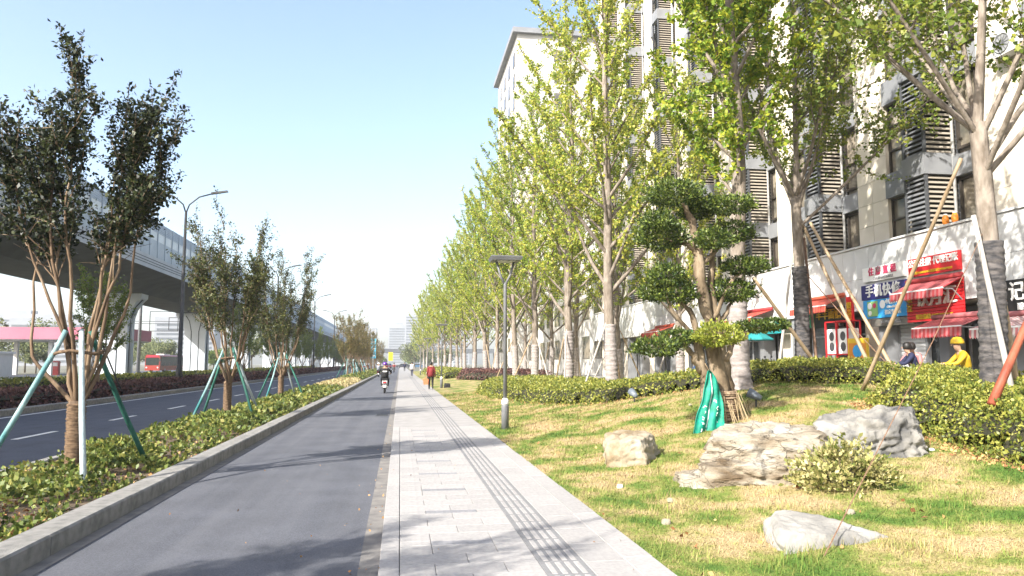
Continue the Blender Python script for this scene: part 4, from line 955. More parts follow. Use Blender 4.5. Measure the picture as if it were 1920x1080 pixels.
for c in cols: link('column', seg_far, bA, (0, c, 0))
sp = MB().prism([(15.0, 0), (15.048, 0), (15.048, .765), (15.0, .765)], 0.005, .70, axis='z').mesh('stone_panel', M_STONE)
for c in cols[1:6]:
    for k in range(13):
        for h in range(2): link('stone_panel', sp, bA, (0, c+.005+h*.775, 5.3+k*.705))
# a bay, floor by floor
wf = MB()
W1 = 1.27
for (a, b) in (((0, 0), (W1, .06)), ((0, 2.14), (W1, 2.2)), ((0, .06), (.06, 2.14)), ((W1-.06, .06), (W1, 2.14)), ((.6, .06), (.66, 2.14)), ((.06, .72), (.6, .78)), ((.66, .72), (W1-.06, .78)), ((.06, 1.5), (.6, 1.55)), ((.66, 1.5), (W1-.06, 1.55))):
    wf.box((15.10, a[0], a[1]), (15.22, b[0], b[1]))
wf = wf.mesh('window', M_WFR)
wp = MB().box((15.17, .06, .06), (15.19, W1-.06, 2.14)).mesh('pane', M_GLASS)
bd = MB().box((14.93, 0, 0), (15.75, W1+.05, .75)).mesh('sill_band', M_GREY)
lv = MB(); lw, lh = .92, 2.34
lv.box((14.62, 0, 0), (14.70, .07, lh), M_LFR); lv.box((14.62, lw-.07, 0), (14.70, lw, lh), M_LFR)
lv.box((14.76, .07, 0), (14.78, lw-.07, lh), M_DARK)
for k in range(17):
    z = .02+k*.137; lv.hexa([(14.63, .07, z), (14.645, .07, z-.012), (14.645, lw-.07, z-.012), (14.63, lw-.07, z), (14.70, .07, z+.085), (14.715, .07, z+.073), (14.715, lw-.07, z+.073), (14.70, lw-.07, z+.085)], M_LOUV)
lv = lv.mesh('louvre')
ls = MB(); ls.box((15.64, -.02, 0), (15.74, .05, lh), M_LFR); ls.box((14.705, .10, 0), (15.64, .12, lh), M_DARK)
for k in range(17):
    z = .02+k*.137; ls.hexa([(14.705, .0, z), (15.64, .0, z), (15.64, .015, z-.012), (14.705, .015, z-.012), (14.705, .07, z+.085), (15.64, .07, z+.085), (15.64, .085, z+.073), (14.705, .085, z+.073)], M_BACK)
ls = ls.mesh('side_louvre')
lb = MB().box((14.58, -.03, 0), (15.745, lw+.02, .61)).mesh('louvre_band', M_GREY)
rw_ = 1.6
rf = MB()
for (a, b) in (((0, 0), (rw_, .07)), ((0, 2.05), (rw_, 2.12)), ((0, .07), (.07, 2.05)), ((rw_-.07, .07), (rw_, 2.05)), ((.77, .07), (.83, 2.05)), ((.07, .9), (.77, .95)), ((.83, .9), (rw_-.07, .95))): rf.box((15.60, a[0], a[1]), (15.745, b[0], b[1]))
rf = rf.mesh('recessed_window', M_WFR)
rp_ = MB().box((15.68, .07, .07), (15.70, rw_-.07, 2.05)).mesh('pane', M_GLASS)
rb = MB().box((15.45, 0, 0), (15.745, rw_+.03, .6)).mesh('recess_band', M_GREY)
pipe = MB().tube([(15.5, 0, 3), (15.5, 0, HT)], .05, 8).mesh('rain_pipe', M_LAMPW, True)
for bi, c in enumerate(cols[:-1]):
    yW = c+PITCH-W1-.005; yL = yW-lw-.03; yR = yL-rw_-.08
    for k in range(NF):
        z = 4.5+2.95*k
        w = link('window', wf, bA, (0, yW, z)); link('pane', wp, w)
        link('sill_band', bd, bA, (0, yW-.05, z+2.2))
        link('louvre', lv, bA, (0, yL, z+.1)); link('side_louvre', ls, bA, (0, yL, z+.1)); link('louvre_band', lb, bA, (0, yL, z+2.44))
        w = link('recessed_window', rf, bA, (0, yR, z+.2)); link('pane', rp_, w)
        link('recess_band', rb, bA, (0, yR-.015, z+2.35))
    link('rain_pipe', pipe, bA, (0, yR+rw_+.04, 0))
# parapet of white metal panels over the shops, panel by panel
M_PANEL = mat('white_panel', (.64, .645, .645), (.72, .725, .72), 1.5, .45, rnd=.04)
MB().box((14.56, YA, 3.25), (14.9, YB, 5.26)).obj('parapet_frame', mat('panel_joint', (.3, .3, .3)), bA)
MB().box((14.45, YA, 5.262), (14.92, YB, 5.32)).obj('parapet_cap', M_PANEL, bA)
pA = MB().box((14.5, .006, 0), (14.555, .694, .99)).mesh('parapet_panel', M_PANEL)
k = 0
while YA+k*.7 < 42:
    link('parapet_panel', pA, bA, (0, YA+k*.7, 4.26)); link('parapet_panel', pA, bA, (0, YA+k*.7, 3.26)); k += 1
MB().box((14.5, YA+k*.7+.006, 3.26), (14.555, YB, 5.25)).obj('parapet_run', M_PANEL, bA)
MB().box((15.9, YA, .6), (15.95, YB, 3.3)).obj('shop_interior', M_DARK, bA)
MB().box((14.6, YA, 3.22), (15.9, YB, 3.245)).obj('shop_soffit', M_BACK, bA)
pl = MB().box((14.6, 0, .6), (15.1, .36, 3.22)).mesh('shop_pier', M_GREY)
sg = MB()
for (a, b) in (((0, 0), (2.0, .12)), ((0, 2.4), (2.0, 2.5)), ((0, .12), (.08, 2.4)), ((1.92, .12), (2.0, 2.4)), ((.96, .12), (1.04, 2.4)), ((.08, 1.9), (.96, 1.96)), ((1.04, 1.9), (1.92, 1.96))): sg.box((15.15, a[0], a[1]+.62), (15.23, b[0], b[1]+.62))
sg = sg.mesh('shopfront', M_STEEL)
sgl = MB().box((15.18, .08, .74), (15.195, 1.92, 3.0)).mesh('pane', mat('shop_glass', (.03, .035, .04), (.09, .10, .105), .8, .06, spec=.8))
y = 5.4; k = 0
while y < YB-3:
    link('shop_pier', pl, bA, (0, y, 0))
    if not (19.8 < y+.5 < 21.3): s_ = link('shopfront', sg, bA, (0, y+.55, 0)); link('pane', sgl, s_)
    y += 2.62; k += 1
# roller shutter
shb = empty('roller_shutter', (15.05, 20.5, .62), 0, 'white roller shutter closed below the blue shop sign', 'shutter')
for k in range(18): MB().prism([(0, 0), (-.025, .03), (-.025, .09), (0, .118)], -.55, .55, axis='y').obj('slat', mat('shutter_white', (.62, .63, .64), (.70, .71, .72), 2, .5), shb, loc=(0, 0, k*.12))
for s in (-1, 1): MB().box((-.05, s*.6-.05, 0), (.06, s*.6+.05, 2.4)).obj('guide', M_STEEL, shb)

# signs
TEXTS = []
def text(s, parent, y, z, h, m, x=14.40, w=None, align='CENTER', ext=.012, name='lettering', sp=1.0):
    cu = bpy.data.curves.new(name, 'FONT'); cu.body = s; cu.size = h; cu.align_x = align; cu.align_y = 'CENTER'; cu.extrude = ext; cu.offset = .004*h/.3; cu.space_character = sp
    cu.materials.append(m); o = bpy.data.objects.new(name, cu); COL.objects.link(o); o.parent = parent; o.location = (x, y, z); o.rotation_euler = (R(90), 0, R(-90)); TEXTS.append(o)
    return o
def flat(name, c, c2=None, rough=.45, **k): return mat(name, c, c2 or tuple(min(1, q*1.15) for q in c), 2, rough, **k)
S_RED = flat('sign_red', (.55, .02, .025)); S_NAVY = flat('sign_navy', (.025, .025, .16)); S_BLUE = flat('sign_blue', (.03, .28, .60)); S_WHITE = flat('sign_white', (.72, .72, .70)); S_BLACK = flat('sign_black', (.015, .014, .014)); S_YEL = flat('sign_yellow', (.75, .50, .03)); S_GREEN = flat('sign_green', (.04, .36, .16)); S_PINK = flat('sign_pinkred', (.62, .05, .14)); S_BROWN = flat('sign_taupe', (.16, .15, .13)); S_GREY = flat('sign_greytext', (.35, .35, .36))
def sign(y0, y1, z0, z1, m, label, x=14.41, fr=None):
    e = empty('shop_sign', (x, (y0+y1)/2, (z0+z1)/2), 0, label, 'shop sign')
    w, h = abs(y1-y0)/2, (z1-z0)/2
    MB().box((0, -w, -h), (.08, w, h)).obj('board', m, e)
    if fr:
        b = MB(); b.box((-.015, -w-.03, h), (.08, w+.03, h+.03)); b.box((-.015, -w-.03, -h-.03), (.08, w+.03, -h)); b.box((-.015, -w-.03, -h), (.08, -w, h)); b.box((-.015, w, -h), (.08, w+.03, h)); b.obj('frame', fr, e)
    return e
e = sign(17.7, 19.72, 4.04, 4.55, S_RED, 'red hoarding with white lettering high on the white parapet')
text('公司注册 代理记账', e, 0, .09, .24, S_WHITE, x=-.012, sp=.98); text('电话:13588767183 微信同号:17758874012', e, 0, -.17, .085, S_YEL, x=-.012)
e = sign(19.92, 21.9, 4.12, 4.56, S_WHITE, 'white sign with spaced red characters above the navy sign')
text('住 房 直 租', e, 0, .06, .27, S_PINK, x=-.012, sp=1.05); text('ZHUFANGZHIZU', e, -.05, -.15, .12, S_GREY, x=-.012)
e = sign(19.86, 22.0, 3.56, 4.02, S_NAVY, 'navy sign with big white characters between white and blue signs')
text('手机快修', e, 0, 0, .40, S_WHITE, x=-.012, sp=1.12)
e = sign(19.86, 21.93, 2.97, 3.54, S_BLUE, 'bright blue shop sign with a green logo tile on its left')
text('中国移动', e, -.42, .17, .17, S_WHITE, x=-.012); text('China Mobile', e, -.42, .02, .1, S_WHITE, x=-.012); text('指定专营店', e, -.42, -.14, .15, S_WHITE, x=-.012)
lg = MB().box((-.02, .30, -.22), (-.002, .80, .24)).obj('logo_tile', flat('logo_green', (.30, .55, .20)), e)
MB().lathe([(.0, -.012), (.10, -.011), (.10, 0)], 14, axis='x', c=(-.022, .66, .10)).obj('logo_dot', S_WHITE, lg); MB().lathe([(.0, -.012), (.08, -.011), (.08, 0)], 14, axis='x', c=(-.022, .43, .10)).obj('logo_dot', S_PINK, lg); MB().lathe([(.0, -.012), (.08, -.011), (.08, 0)], 14, axis='x', c=(-.022, .66, -.12)).obj('logo_dot', S_WHITE, lg)
MB().lathe([(.08, -.008), (.13, -.008), (.13, 0), (.08, 0)], 14, axis='x', c=(-.004, .06, .12)).obj('logo_ring', S_WHITE, e)
e = sign(19.6, 21.6, 2.72, 2.94, S_BROWN, 'narrow taupe sign strip under the blue sign'); text('LADING EXPRESS', e, 0, 0, .12, S_GREY, x=-.012)
e = empty('shop_sign', (14.41, 18.7, 3.28), 0, 'red slatted shop board with white letters under the striped awning', 'shop sign')
for k in range(12): MB().prism([(0, 0), (-.03, .01), (-.03, .075), (0, .087)], -1.12, 1.12, S_RED, axis='y').obj('slat', None, e, loc=(0, 0, -.53+k*.09))
text('饮月汇', e, -.12, .10, .52, S_WHITE, x=-.05, ext=.03, sp=1.0); text('皇家', e, .98, .0, .26, S_YEL, x=-.045).data.body = '皇\n家'; text('服务热线:18857550636', e, 0, -.40, .15, S_YEL, x=-.045)
e = sign(23.05, 24.78, 2.80, 3.48, S_BLACK, 'black sign with yellow characters under the red awning'); text('羊羊面馆', e, 0, .1, .38, S_YEL, x=-.012); text('口味', e, -.55, -.24, .14, S_WHITE, x=-.012)
e = sign(24.85, 25.7, 2.85, 3.42, S_GREEN, 'green sign strip left of the black noodle sign'); text('百', e, 0, .0, .42, S_WHITE, x=-.012)
e = sign(22.55, 22.85, 2.6, 3.75, S_RED, 'narrow red vertical sign right of the black sign'); text('烟\n酒\n茶', e, 0, .0, .26, S_YEL, x=-.012)
e = sign(13.6, 16.55, 2.80, 3.58, S_BLACK, 'black sign with large white characters at the right edge'); text('记烧烤', e, .35, .08, .48, S_WHITE, x=-.012); text('酸辣粉 豆腐', e, .35, -.27, .18, S_WHITE, x=-.012)
for i, (y0, y1, m, s) in enumerate([(27.2, 30.2, flat('sign_teal', (.02, .30, .32)), '水果超市'), (31, 34, S_RED, '四川小吃'), (35, 38.2, S_GREEN, '药房'), (39.5, 43, flat('sign_orange', (.62, .20, .03)), '早餐店')]):
    e = sign(y0, y1, 2.75, 3.25, m, ['teal shop sign behind the ginkgo trunks', 'red shop sign half hidden behind the ginkgo trunks', 'green shop sign far along the parapet behind trees', 'orange shop sign far along the parapet behind trees'][i]); text(s, e, 0, 0, .34, S_WHITE, x=-.012)
# awnings: striped folding canopies, stripe by stripe
A_RED = mat('awning_red', (.46, .045, .05), (.54, .07, .08), 4, .7, transl=.15); A_WHT = mat('awning_white', (.64, .58, .56), (.72, .66, .64), 4, .7, transl=.15); A_ORG = mat('awning_orange', (.62, .12, .06), (.70, .17, .09), 4, .7, transl=.15); A_PINK = mat('awning_pink', (.50, .16, .17), (.58, .22, .23), 4, .7, transl=.15)
def awning(y0, y1, ztop, drop, out, ms, label, val=.2, n=None, xw=14.42, case=True):
    e = empty('awning', (xw, (y0+y1)/2, ztop), 0, label, 'awning', 'folding shop awnings')
    w = y1-y0; n = n or max(6, int(w/.075)); sw = w/n
    for j, m in enumerate(ms):
        b = MB(); v = MB()
        for k in range(j, n, len(ms)):
            a0 = -w/2+k*sw; a1 = a0+sw
            b.hexa([(0, a0, -.02), (0, a1, -.02), (-out, a1, -drop-.02), (-out, a0, -drop-.02), (0, a0, 0), (0, a1, 0), (-out, a1, -drop), (-out, a0, -drop)])
            zz = val*(.82+.18*math.cos(k*1.5))
            v.add([(-out-.012, a0, -drop-.01), (-out-.012, a1, -drop-.01), (-out-.03, a1, -drop-val), (-out-.025, (a0+a1)/2, -drop-val-.05), (-out-.03, a0, -drop-val), (-out, a0, -drop-.01), (-out, a1, -drop-.01), (-out-.018, a1, -drop-val), (-out-.013, (a0+a1)/2, -drop-val-.05), (-out-.018, a0, -drop-val)], [(0, 4, 3, 2, 1), (5, 6, 7, 8, 9), (0, 1, 6, 5), (1, 2, 7, 6), (2, 3, 8, 7), (3, 4, 9, 8), (4, 0, 5, 9)])
        b.obj('canopy_stripes', m, e); v.obj('valance', m, e)
    if case: MB().tube([(-.05, -w/2, .04), (-.05, w/2, .04)], .07, 8, cap=True).obj('roller_case', ms[0], e, True)
    for s in (-1, 1): MB().tube([(0, s*w/2*.96, -drop-.35), (-out*.5, s*w/2*.96, -drop*.8-.1), (-out, s*w/2*.96, -drop-.03)], .018, 6).obj('folding_arm', M_STEEL, e)
    MB().tube([(-out, -w/2, -drop-.015), (-out, w/2, -drop-.015)], .022, 6).obj('front_bar', M_LAMPW, e)
awning(17.6, 19.75, 3.86, .30, .6, [A_RED, A_PINK], 'red striped awning above the red slatted board')
awning(16.9, 18.75, 2.80, .26, .7, [A_PINK, A_RED], 'faded pink striped awning low behind the right ginkgo trunk', val=.24)
awning(22.9, 25.2, 3.80, .3, .7, [A_ORG, A_RED], 'orange-red awning over the black sign with yellow characters')
awning(27.8, 30.3, 3.70, .3, .9, [A_RED, A_ORG], 'red awning between the pruned tree and the forked ginkgo')
awning(38.5, 41.5, 3.6, .3, .9, [A_ORG, A_RED], 'orange awning far along the shops behind the pruned tree')
awning(13.4, 16.4, 2.72, .3, .9, [A_PINK, A_WHT], 'pale awning at the right edge under the black sign')
# air conditioners
def aircon(loc, label, group, rz=0, bracket=True):
    e = empty('air_conditioner', loc, rz, label, 'air conditioner', group)
    MB().box((-.32, -.42, 0), (0, .42, .58), bev=.02).obj('casing', M_LAMPW, e)
    gl = MB().lathe([(.0, 0), (.21, -.005), (.24, -.03), (.24, 0)], 20, axis='x', c=(-.325, .1, .29)).obj('fan_grille', mat('ac_grille', (.25, .26, .27), (.36, .37, .38), 8, .5), e)
    for k in range(6): MB().tube([(-.34, .1+.22*math.cos(k*math.pi/6), .29+.22*math.sin(k*math.pi/6)), (-.34, .1-.22*math.cos(k*math.pi/6), .29-.22*math.sin(k*math.pi/6))], .006, 4).obj('grille_bar', M_LAMPG, gl)
    if bracket:
        for s in (-1, 1): MB().tube([(.2, s*.3, -.35), (.02, s*.3, -.03), (-.35, s*.3, -.03)], .018, 5).obj('bracket', M_BLACKP, e)
aircon((14.95, 16.25, 4.2), 'white air conditioner on the column at the right edge above the black sign', 'outdoor air conditioners')
aircon((14.95, 16.0, 9.2), 'white air conditioner high at the right edge of the facade', 'outdoor air conditioners')
aircon((15.4, 45.5, 16.6), 'white air conditioner on the distant facade behind leaves', 'outdoor air conditioners')
# parapet lanterns
for k, y in enumerate((18.0, 18.35)):
    l = empty('orange_lantern', (14.6, y, 5.32), 0, 'small orange potted lantern on the parapet top', 'lantern', 'lanterns on the parapet')
    MB().lathe([(.05, 0), (.08, .05), (.09, .15), (.07, .24), (.04, .28)], 10).obj('body', flat('lantern_orange', (.75, .25, .03)), l, True); MB().lathe([(.05, .28), (.05, .31)], 8).obj('cap', S_WHITE, l)
# display rack with boxed units, poster, sacks
rk_ = empty('display_rack', (14.15, 22.7, .615), 0, 'red display rack stacked with white appliances outside the shops', 'rack')
for a in (-.62, .0, .62):
    for b in (-.22, .22): MB().box((b-.02, a-.02, 0), (b+.02, a+.02, 2.35)).obj('post', S_RED, rk_)
for z in (.25, 1.25, 2.31): MB().box((-.24, -.64, z), (.24, .64, z+.035)).obj('shelf', S_RED, rk_)
for i, (y, z) in enumerate([(22.38, .905), (23.02, .905), (22.38, 1.905), (23.02, 1.905)]):
    a = empty('appliance_box', (14.15, y, z), 0, ['white appliance on the lower shelf, right side of the red rack', 'white appliance on the lower shelf, left side of the red rack', 'white appliance on the upper shelf, right side of the red rack', 'white appliance on the upper shelf, left side of the red rack'][i], 'appliance', 'appliances on the red rack')
    MB().box((-.2, -.25, 0), (.2, .25, .80), bev=.02).obj('casing', S_WHITE, a)
    for zz in (.22, .56): MB().lathe([(0, -.006), (.14, -.005), (.15, 0)], 14, axis='x', c=(-.2, 0, zz)).obj('drum_door', mat('drum', (.06, .06, .065), (.12, .12, .125), 4, .3), a)
ps = empty('poster_board', (13.9, 21.5, .615), R(8), 'yellow and orange poster board standing by the roller shutter', 'poster')
MB().box((-.03, -.42, .15), (.03, .42, 1.75)).obj('board', S_YEL, ps); MB().box((-.036, -.36, 1.0), (-.0305, .36, 1.6)).obj('printed_panel', flat('poster_orange', (.70, .26, .03)), ps); MB().lathe([(0, -.006), (.2, -.004), (.2, 0)], 16, axis='x', c=(-.038, 0, 1.35)).obj('printed_disc', S_BLUE, ps)
for s in (-1, 1): MB().tube([(-.2, s*.35, 0), (0, s*.35, .8), (.2, s*.35, 0)], .02, 5).obj('stand', M_STEEL, ps)
def pack(name, loc, s, m, label):
    nv = 8; 
    o = link(name, rock_mesh(name, [(np.array([(-1, -1, -1), (1, -1, -1), (1, 1, -1), (-1, 1, -1), (-.9, -.9, 1), (.9, -.9, 1), (.9, .9, 1), (-.9, .9, 1)])*np.array(s), nv, .05, 0)], m, loc[1]), None, loc); return tag(o, label, 'sack')
pack('white_sack', (12.9, 20.0, .95), (.3, .55, .3), mat('sack_white', (.62, .72, .80), (.80, .84, .86), 4, .6), 'blue-white bulging sack on the ground below the crossed bamboo props')
# teal parasol in front of the shops
pr_ = empty('teal_parasol', (13.4, 27.5, .615), 0, 'teal parasol open before the glass shopfront', 'parasol')
MB().tube([(0, 0, 0), (0, 0, 2.2)], .025, 6).obj('pole', M_STEEL, pr_); MB().lathe([(.03, 2.25), (.4, 2.14), (.8, 1.9), (.8, 1.86), (.4, 2.10), (.03, 2.2)], 8).obj('canopy', mat('teal_cloth', (.02, .30, .32), (.04, .38, .40), 3, .7, transl=.2), pr_)

# second tower beyond
bB = empty('gable_tower', (0, 0, 0), 0, 'white-gabled apartment tower rising beyond the ginkgo row', 'building')
M_GAB = mat('white_gable', (.56, .54, .50), (.64, .62, .58), .5, .8)
MB().box((15, 97, .6), (36, 117, 45.8)).obj('wall', M_GAB, bB)
MB().box((14.3, 96.4, 45.8), (36.5, 117.6, 46.5)).obj('roof_eave', M_GREY, bB)
wmB = MB().box((14.9, 0, 0), (14.98, 1.8, 1.8)).mesh('window', M_GLASS)
for k in range(14):
    for j in range(4): link('window', wmB, bB, (0, 99+j*4.4, 3.2+k*3.0))
for k in range(14): MB().box((20, 96.92, 3.2+k*3), (21.2, 96.99, 4.8+k*3)).obj('gable_window', M_GLASS, bB)
bC = empty('low_block', (0, 0, 0), 0, 'pale low block between the two apartment towers behind the trunks', 'building')
MB().box((16, 57, .6), (30, 96, 8.5)).obj('wall', M_GAB, bC); MB().box((15.7, 56.8, 8.5), (30.3, 96.2, 9.0)).obj('parapet', M_GREY, bC)
for k in range(9):
    for z in (2.0, 5.4): MB().box((15.93, 59+k*4.1, z), (15.99, 61.4+k*4.1, z+1.9)).obj('window', M_GLASS, bC)

# ------------------------------------------------------------------ props, ropes, poles
def pole(name, a, b, r, m, label, cat='prop pole', group=None, n=8, nodes=0):
    L_ = (Vector(b)-Vector(a)); ts = np.linspace(0, 1, 14 if nodes else 4)
    P = [Vector(a)+L_*t+Vector((0, 0, 0)) for t in ts]
    o = MB().tube(P, [r*(1.0-.25*t)*(1.12 if nodes and i % 2 else 1) for i, t in enumerate(ts)], n).obj(name, m, None, True); return tag(o, label, cat, group)
zc = ztf(9.55, 11.15)
pole('bamboo_prop', (9.2, 14.2, 1.0), (9.35, 11.3, 5.05), .04, M_BAMBOO, 'long bamboo prop slanting from the hedge up to the right ginkgo fork', nodes=1)
pole('bleached_prop', (9.45, 10.55, zc), (9.22, 10.95, 4.0), .05, M_BAMBOOW, 'bleached pole leaning on the front of the net-wrapped trunk')
pole('brown_prop', (10.35, 11.5, zc), (9.8, 11.3, 4.3), .06, M_BAMBOO, 'brown pole leaning on the right side of the net-wrapped trunk')
pole('rust_pole', (7.8, 9.15, 1.05), (8.95, 9.5, 2.55), .062, M_RUST, 'thick rust-red pole slanting out of the hedge at the right edge')
pole('bamboo_prop', (12.35, 18.0, .62), (11.35, 20.2, 5.9), .05, M_BAMBOO, 'left bamboo prop of the crossed pair before the shop signs', nodes=1)
pole('bamboo_prop', (12.5, 17.2, .62), (11.55, 19.9, 5.6), .05, M_BAMBOO, 'right bamboo prop of the crossed pair before the shop signs', nodes=1)
pole('bleached_prop', (10.0, 19.2, ztf(10, 19.2)), (11.0, 20, 4.6), .045, M_BAMBOOW, 'thin bleached pole standing left of the forked ginkgo')
pole('brown_prop', (11.75, 20.1, .8), (11.45, 20.1, 5.2), .05, mat('brown_timber', (.20, .12, .08), (.32, .20, .14), 5, .8), 'dark brown timber pole beside the forked ginkgo trunk')
pole('bamboo_prop', (10.9, 17.9, .9), (8.2, 16.7, 3.6), .05, M_BAMBOO, 'short bamboo prop right of the stout wrapped trunk', nodes=1)
for i, (x, y, v, rz) in enumerate(front[:6]+back[:4]):
    for s in (0, 1):
        a = 1.0+2.6*s+i*.8; tag(pole('timber_prop', (x+1.5*math.cos(a), y+1.5*math.sin(a), ztf(x+1.5*math.cos(a), y+1.5*math.sin(a))), (x+.12*math.cos(a), y+.12*math.sin(a), 3.3), .042, M_BAMBOOW if s else M_BAMBOO, f'{"pale" if s else "tan"} timber prop on the {ORD[i if i < 6 else i-6]} ginkgo of the {"hedge" if i < 6 else "rear"} row', group='timber props of the ginkgo rows'))
tag(MB().tube([(3.34, 5.75, ztf(3.34, 5.75)), (6.45, 8.45, 1.86), (9.5, 11.1, 3.75)], .0055, 5).obj('guy_rope', mat('rope_brown', (.20, .11, .06), (.32, .19, .12), 30, .9)), 'thin brown guy rope running from the lawn up to the right ginkgo', 'rope')
tag(MB().tube([(12.6, 17.0, .7), (11.9, 18.4, 2.4), (11.3, 19.9, 4.2)], .012, 5).obj('guy_rope', MATS['rope_brown']), 'pale guy rope crossing in front of the red slatted shop board', 'rope')
# garden spotlights
def spot(x, y, rz, label):
    e = empty('garden_spotlight', (x, y, ztf(x, y)), rz, label, 'spotlight', 'garden spotlights')
    MB().tube([(0, 0, -.08), (0, 0, .14)], .018, 6).obj('spike', M_BLACKP, e)
    MB().tube([(-.1, 0, .16), (.0, 0, .21), (.03, 0, .225), (.14, 0, .28)], [.05, .075, .085, .095], 14).obj('housing', mat('spot_grey', (.15, .18, .22), (.22, .25, .29), 5, .45), e, True)
    MB().tube([(.141, 0, .2805), (.15, 0, .285)], .08, 14).obj('lens', M_GLASS, e)
spot(6.45, 23.2, 1.4, 'pale garden spotlight at the hedge foot, left of a pair'); spot(5.85, 18.6, 1.9, 'grey garden spotlight on the lawn, right of a pair'); spot(6.8, 13.9, 2.6, 'blue-grey garden spotlight beside the rope-bound trunk'); spot(10.9, 16.4, .4, 'round garden spotlight in the rear hedge by the shops')
# drain grate in the cycle lane
dg = empty('drain_grate', (-.52, 24, .004), 0, 'slotted drain grate in the cycle lane by the kerb', 'drain')
MB().box((-.22, -.4, 0), (.22, .4, .008)).obj('frame', mat('cast_iron', (.07, .07, .075), (.12, .12, .125), 20, .6), dg)
for k in range(8): MB().box((-.17, -.33+k*.087, .008), (.17, -.295+k*.087, .010)).obj('slot', M_DARK, dg)
# blue banner sign in the far median
bs = empty('banner_sign', (-4.4, 128, .1), 0, 'blue and white panel sign on a post in the far median', 'sign')
MB().tube([(0, 0, 0), (0, 0, 5.6)], .07, 8).obj('post', M_STEEL, bs)
for k in range(3): MB().box((-.42, -.06, 2.3+k*1.12), (.42, .06, 3.3+k*1.12)).obj('panel', flat('banner_blue', (.08, .42, .62)), bs); 
for k in range(3): MB().box((-.3, -.068, 2.65+k*1.12), (.3, -.062, 2.85+k*1.12)).obj('panel_stripe', S_WHITE, bs)
yb = empty('yellow_board', (-2.3, 190, 0), 0, 'yellow board standing on posts far down the street', 'sign')
MB().box((-.55, -.05, 2.2), (.55, .05, 4.3)).obj('board', flat('board_yellow', (.80, .60, .02)), yb)
for s in (-.4, .4): MB().tube([(s, .1, 0), (s, .1, 4.2)], .05, 6).obj('post', M_STEEL, yb)
# far cars
def car(loc, rz, m, label):
    e = empty('parked_car', loc, rz, label, 'car', 'distant cars')
    MB().prism([(-2.2, .3), (2.2, .3), (2.25, .75), (2.0, .95), (1.2, 1.02), (.6, 1.45), (-1.1, 1.5), (-1.8, 1.05), (-2.25, .9)], -.88, .88, axis='x').obj('body', m, e)
    MB().prism([(1.1, 1.04), (.6, 1.41), (-1.05, 1.45), (-1.6, 1.08)], -.89, .89, axis='x').obj('glass', mat('car_glass', (.02, .025, .03), (.05, .055, .06), 2, .1), e)
    MB().box((-.75, -2.27, .6), (.75, -2.2, .85)).obj('tail_light', S_RED, e)
    for s in (-.8, .8):
        for y in (-1.35, 1.35):
            w = MB().lathe([(.2, -.1), (.31, -.1), (.32, .1), (.2, .1)], 12, axis='x', c=(s, y, .32)).obj('wheel', MATS['tyre'], e, True); MB().lathe([(.02, -.02), (.18, 0), (.18, .02)], 10, axis='x', c=(s*1.13, y, .32)).obj('rim', M_STEEL, w)
car((-3.6, 236, 0), .1, flat('car_navy', (.02, .03, .09), coat=.5), 'dark blue car stopped at the far end of the street'); car((1.0, 246, 0), 1.5, flat('car_dark', (.03, .032, .04), coat=.5), 'dark car crossing at the far junction, right of the yellow board'); car((-8.8, 205, 0), 0, flat('car_white', (.7, .7, .7), coat=.5), 'white car driving away on the main road'); car((5.2, 252, 0), 1.5, flat('car_blue', (.05, .12, .22), coat=.5), 'blue car farthest right at the junction')

# ------------------------------------------------------------------ people
M_SKIN = mat('skin', (.46, .28, .19), (.52, .33, .23), 8, .6); M_HAIR = mat('hair', (.012, .011, .011), (.03, .028, .026), 20, .5)
BON = [('pelvis', 'chest'), ('chest', 'neck'), ('neck', 'head'), ('head', 'crown'), ('chest', 'sh_l'), ('sh_l', 'el_l'), ('el_l', 'wr_l'), ('wr_l', 'ha_l'), ('chest', 'sh_r'), ('sh_r', 'el_r'), ('el_r', 'wr_r'), ('wr_r', 'ha_r'),
       ('pelvis', 'hip_l'), ('hip_l', 'kn_l'), ('kn_l', 'an_l'), ('an_l', 'to_l'), ('pelvis', 'hip_r'), ('hip_r', 'kn_r'), ('kn_r', 'an_r'), ('an_r', 'to_r')]
RAD = dict(pelvis=.145, chest=.155, neck=.06, head=.088, crown=.075, sh_l=.072, el_l=.05, wr_l=.036, ha_l=.036, hip_l=.10, kn_l=.066, an_l=.044, to_l=.04)
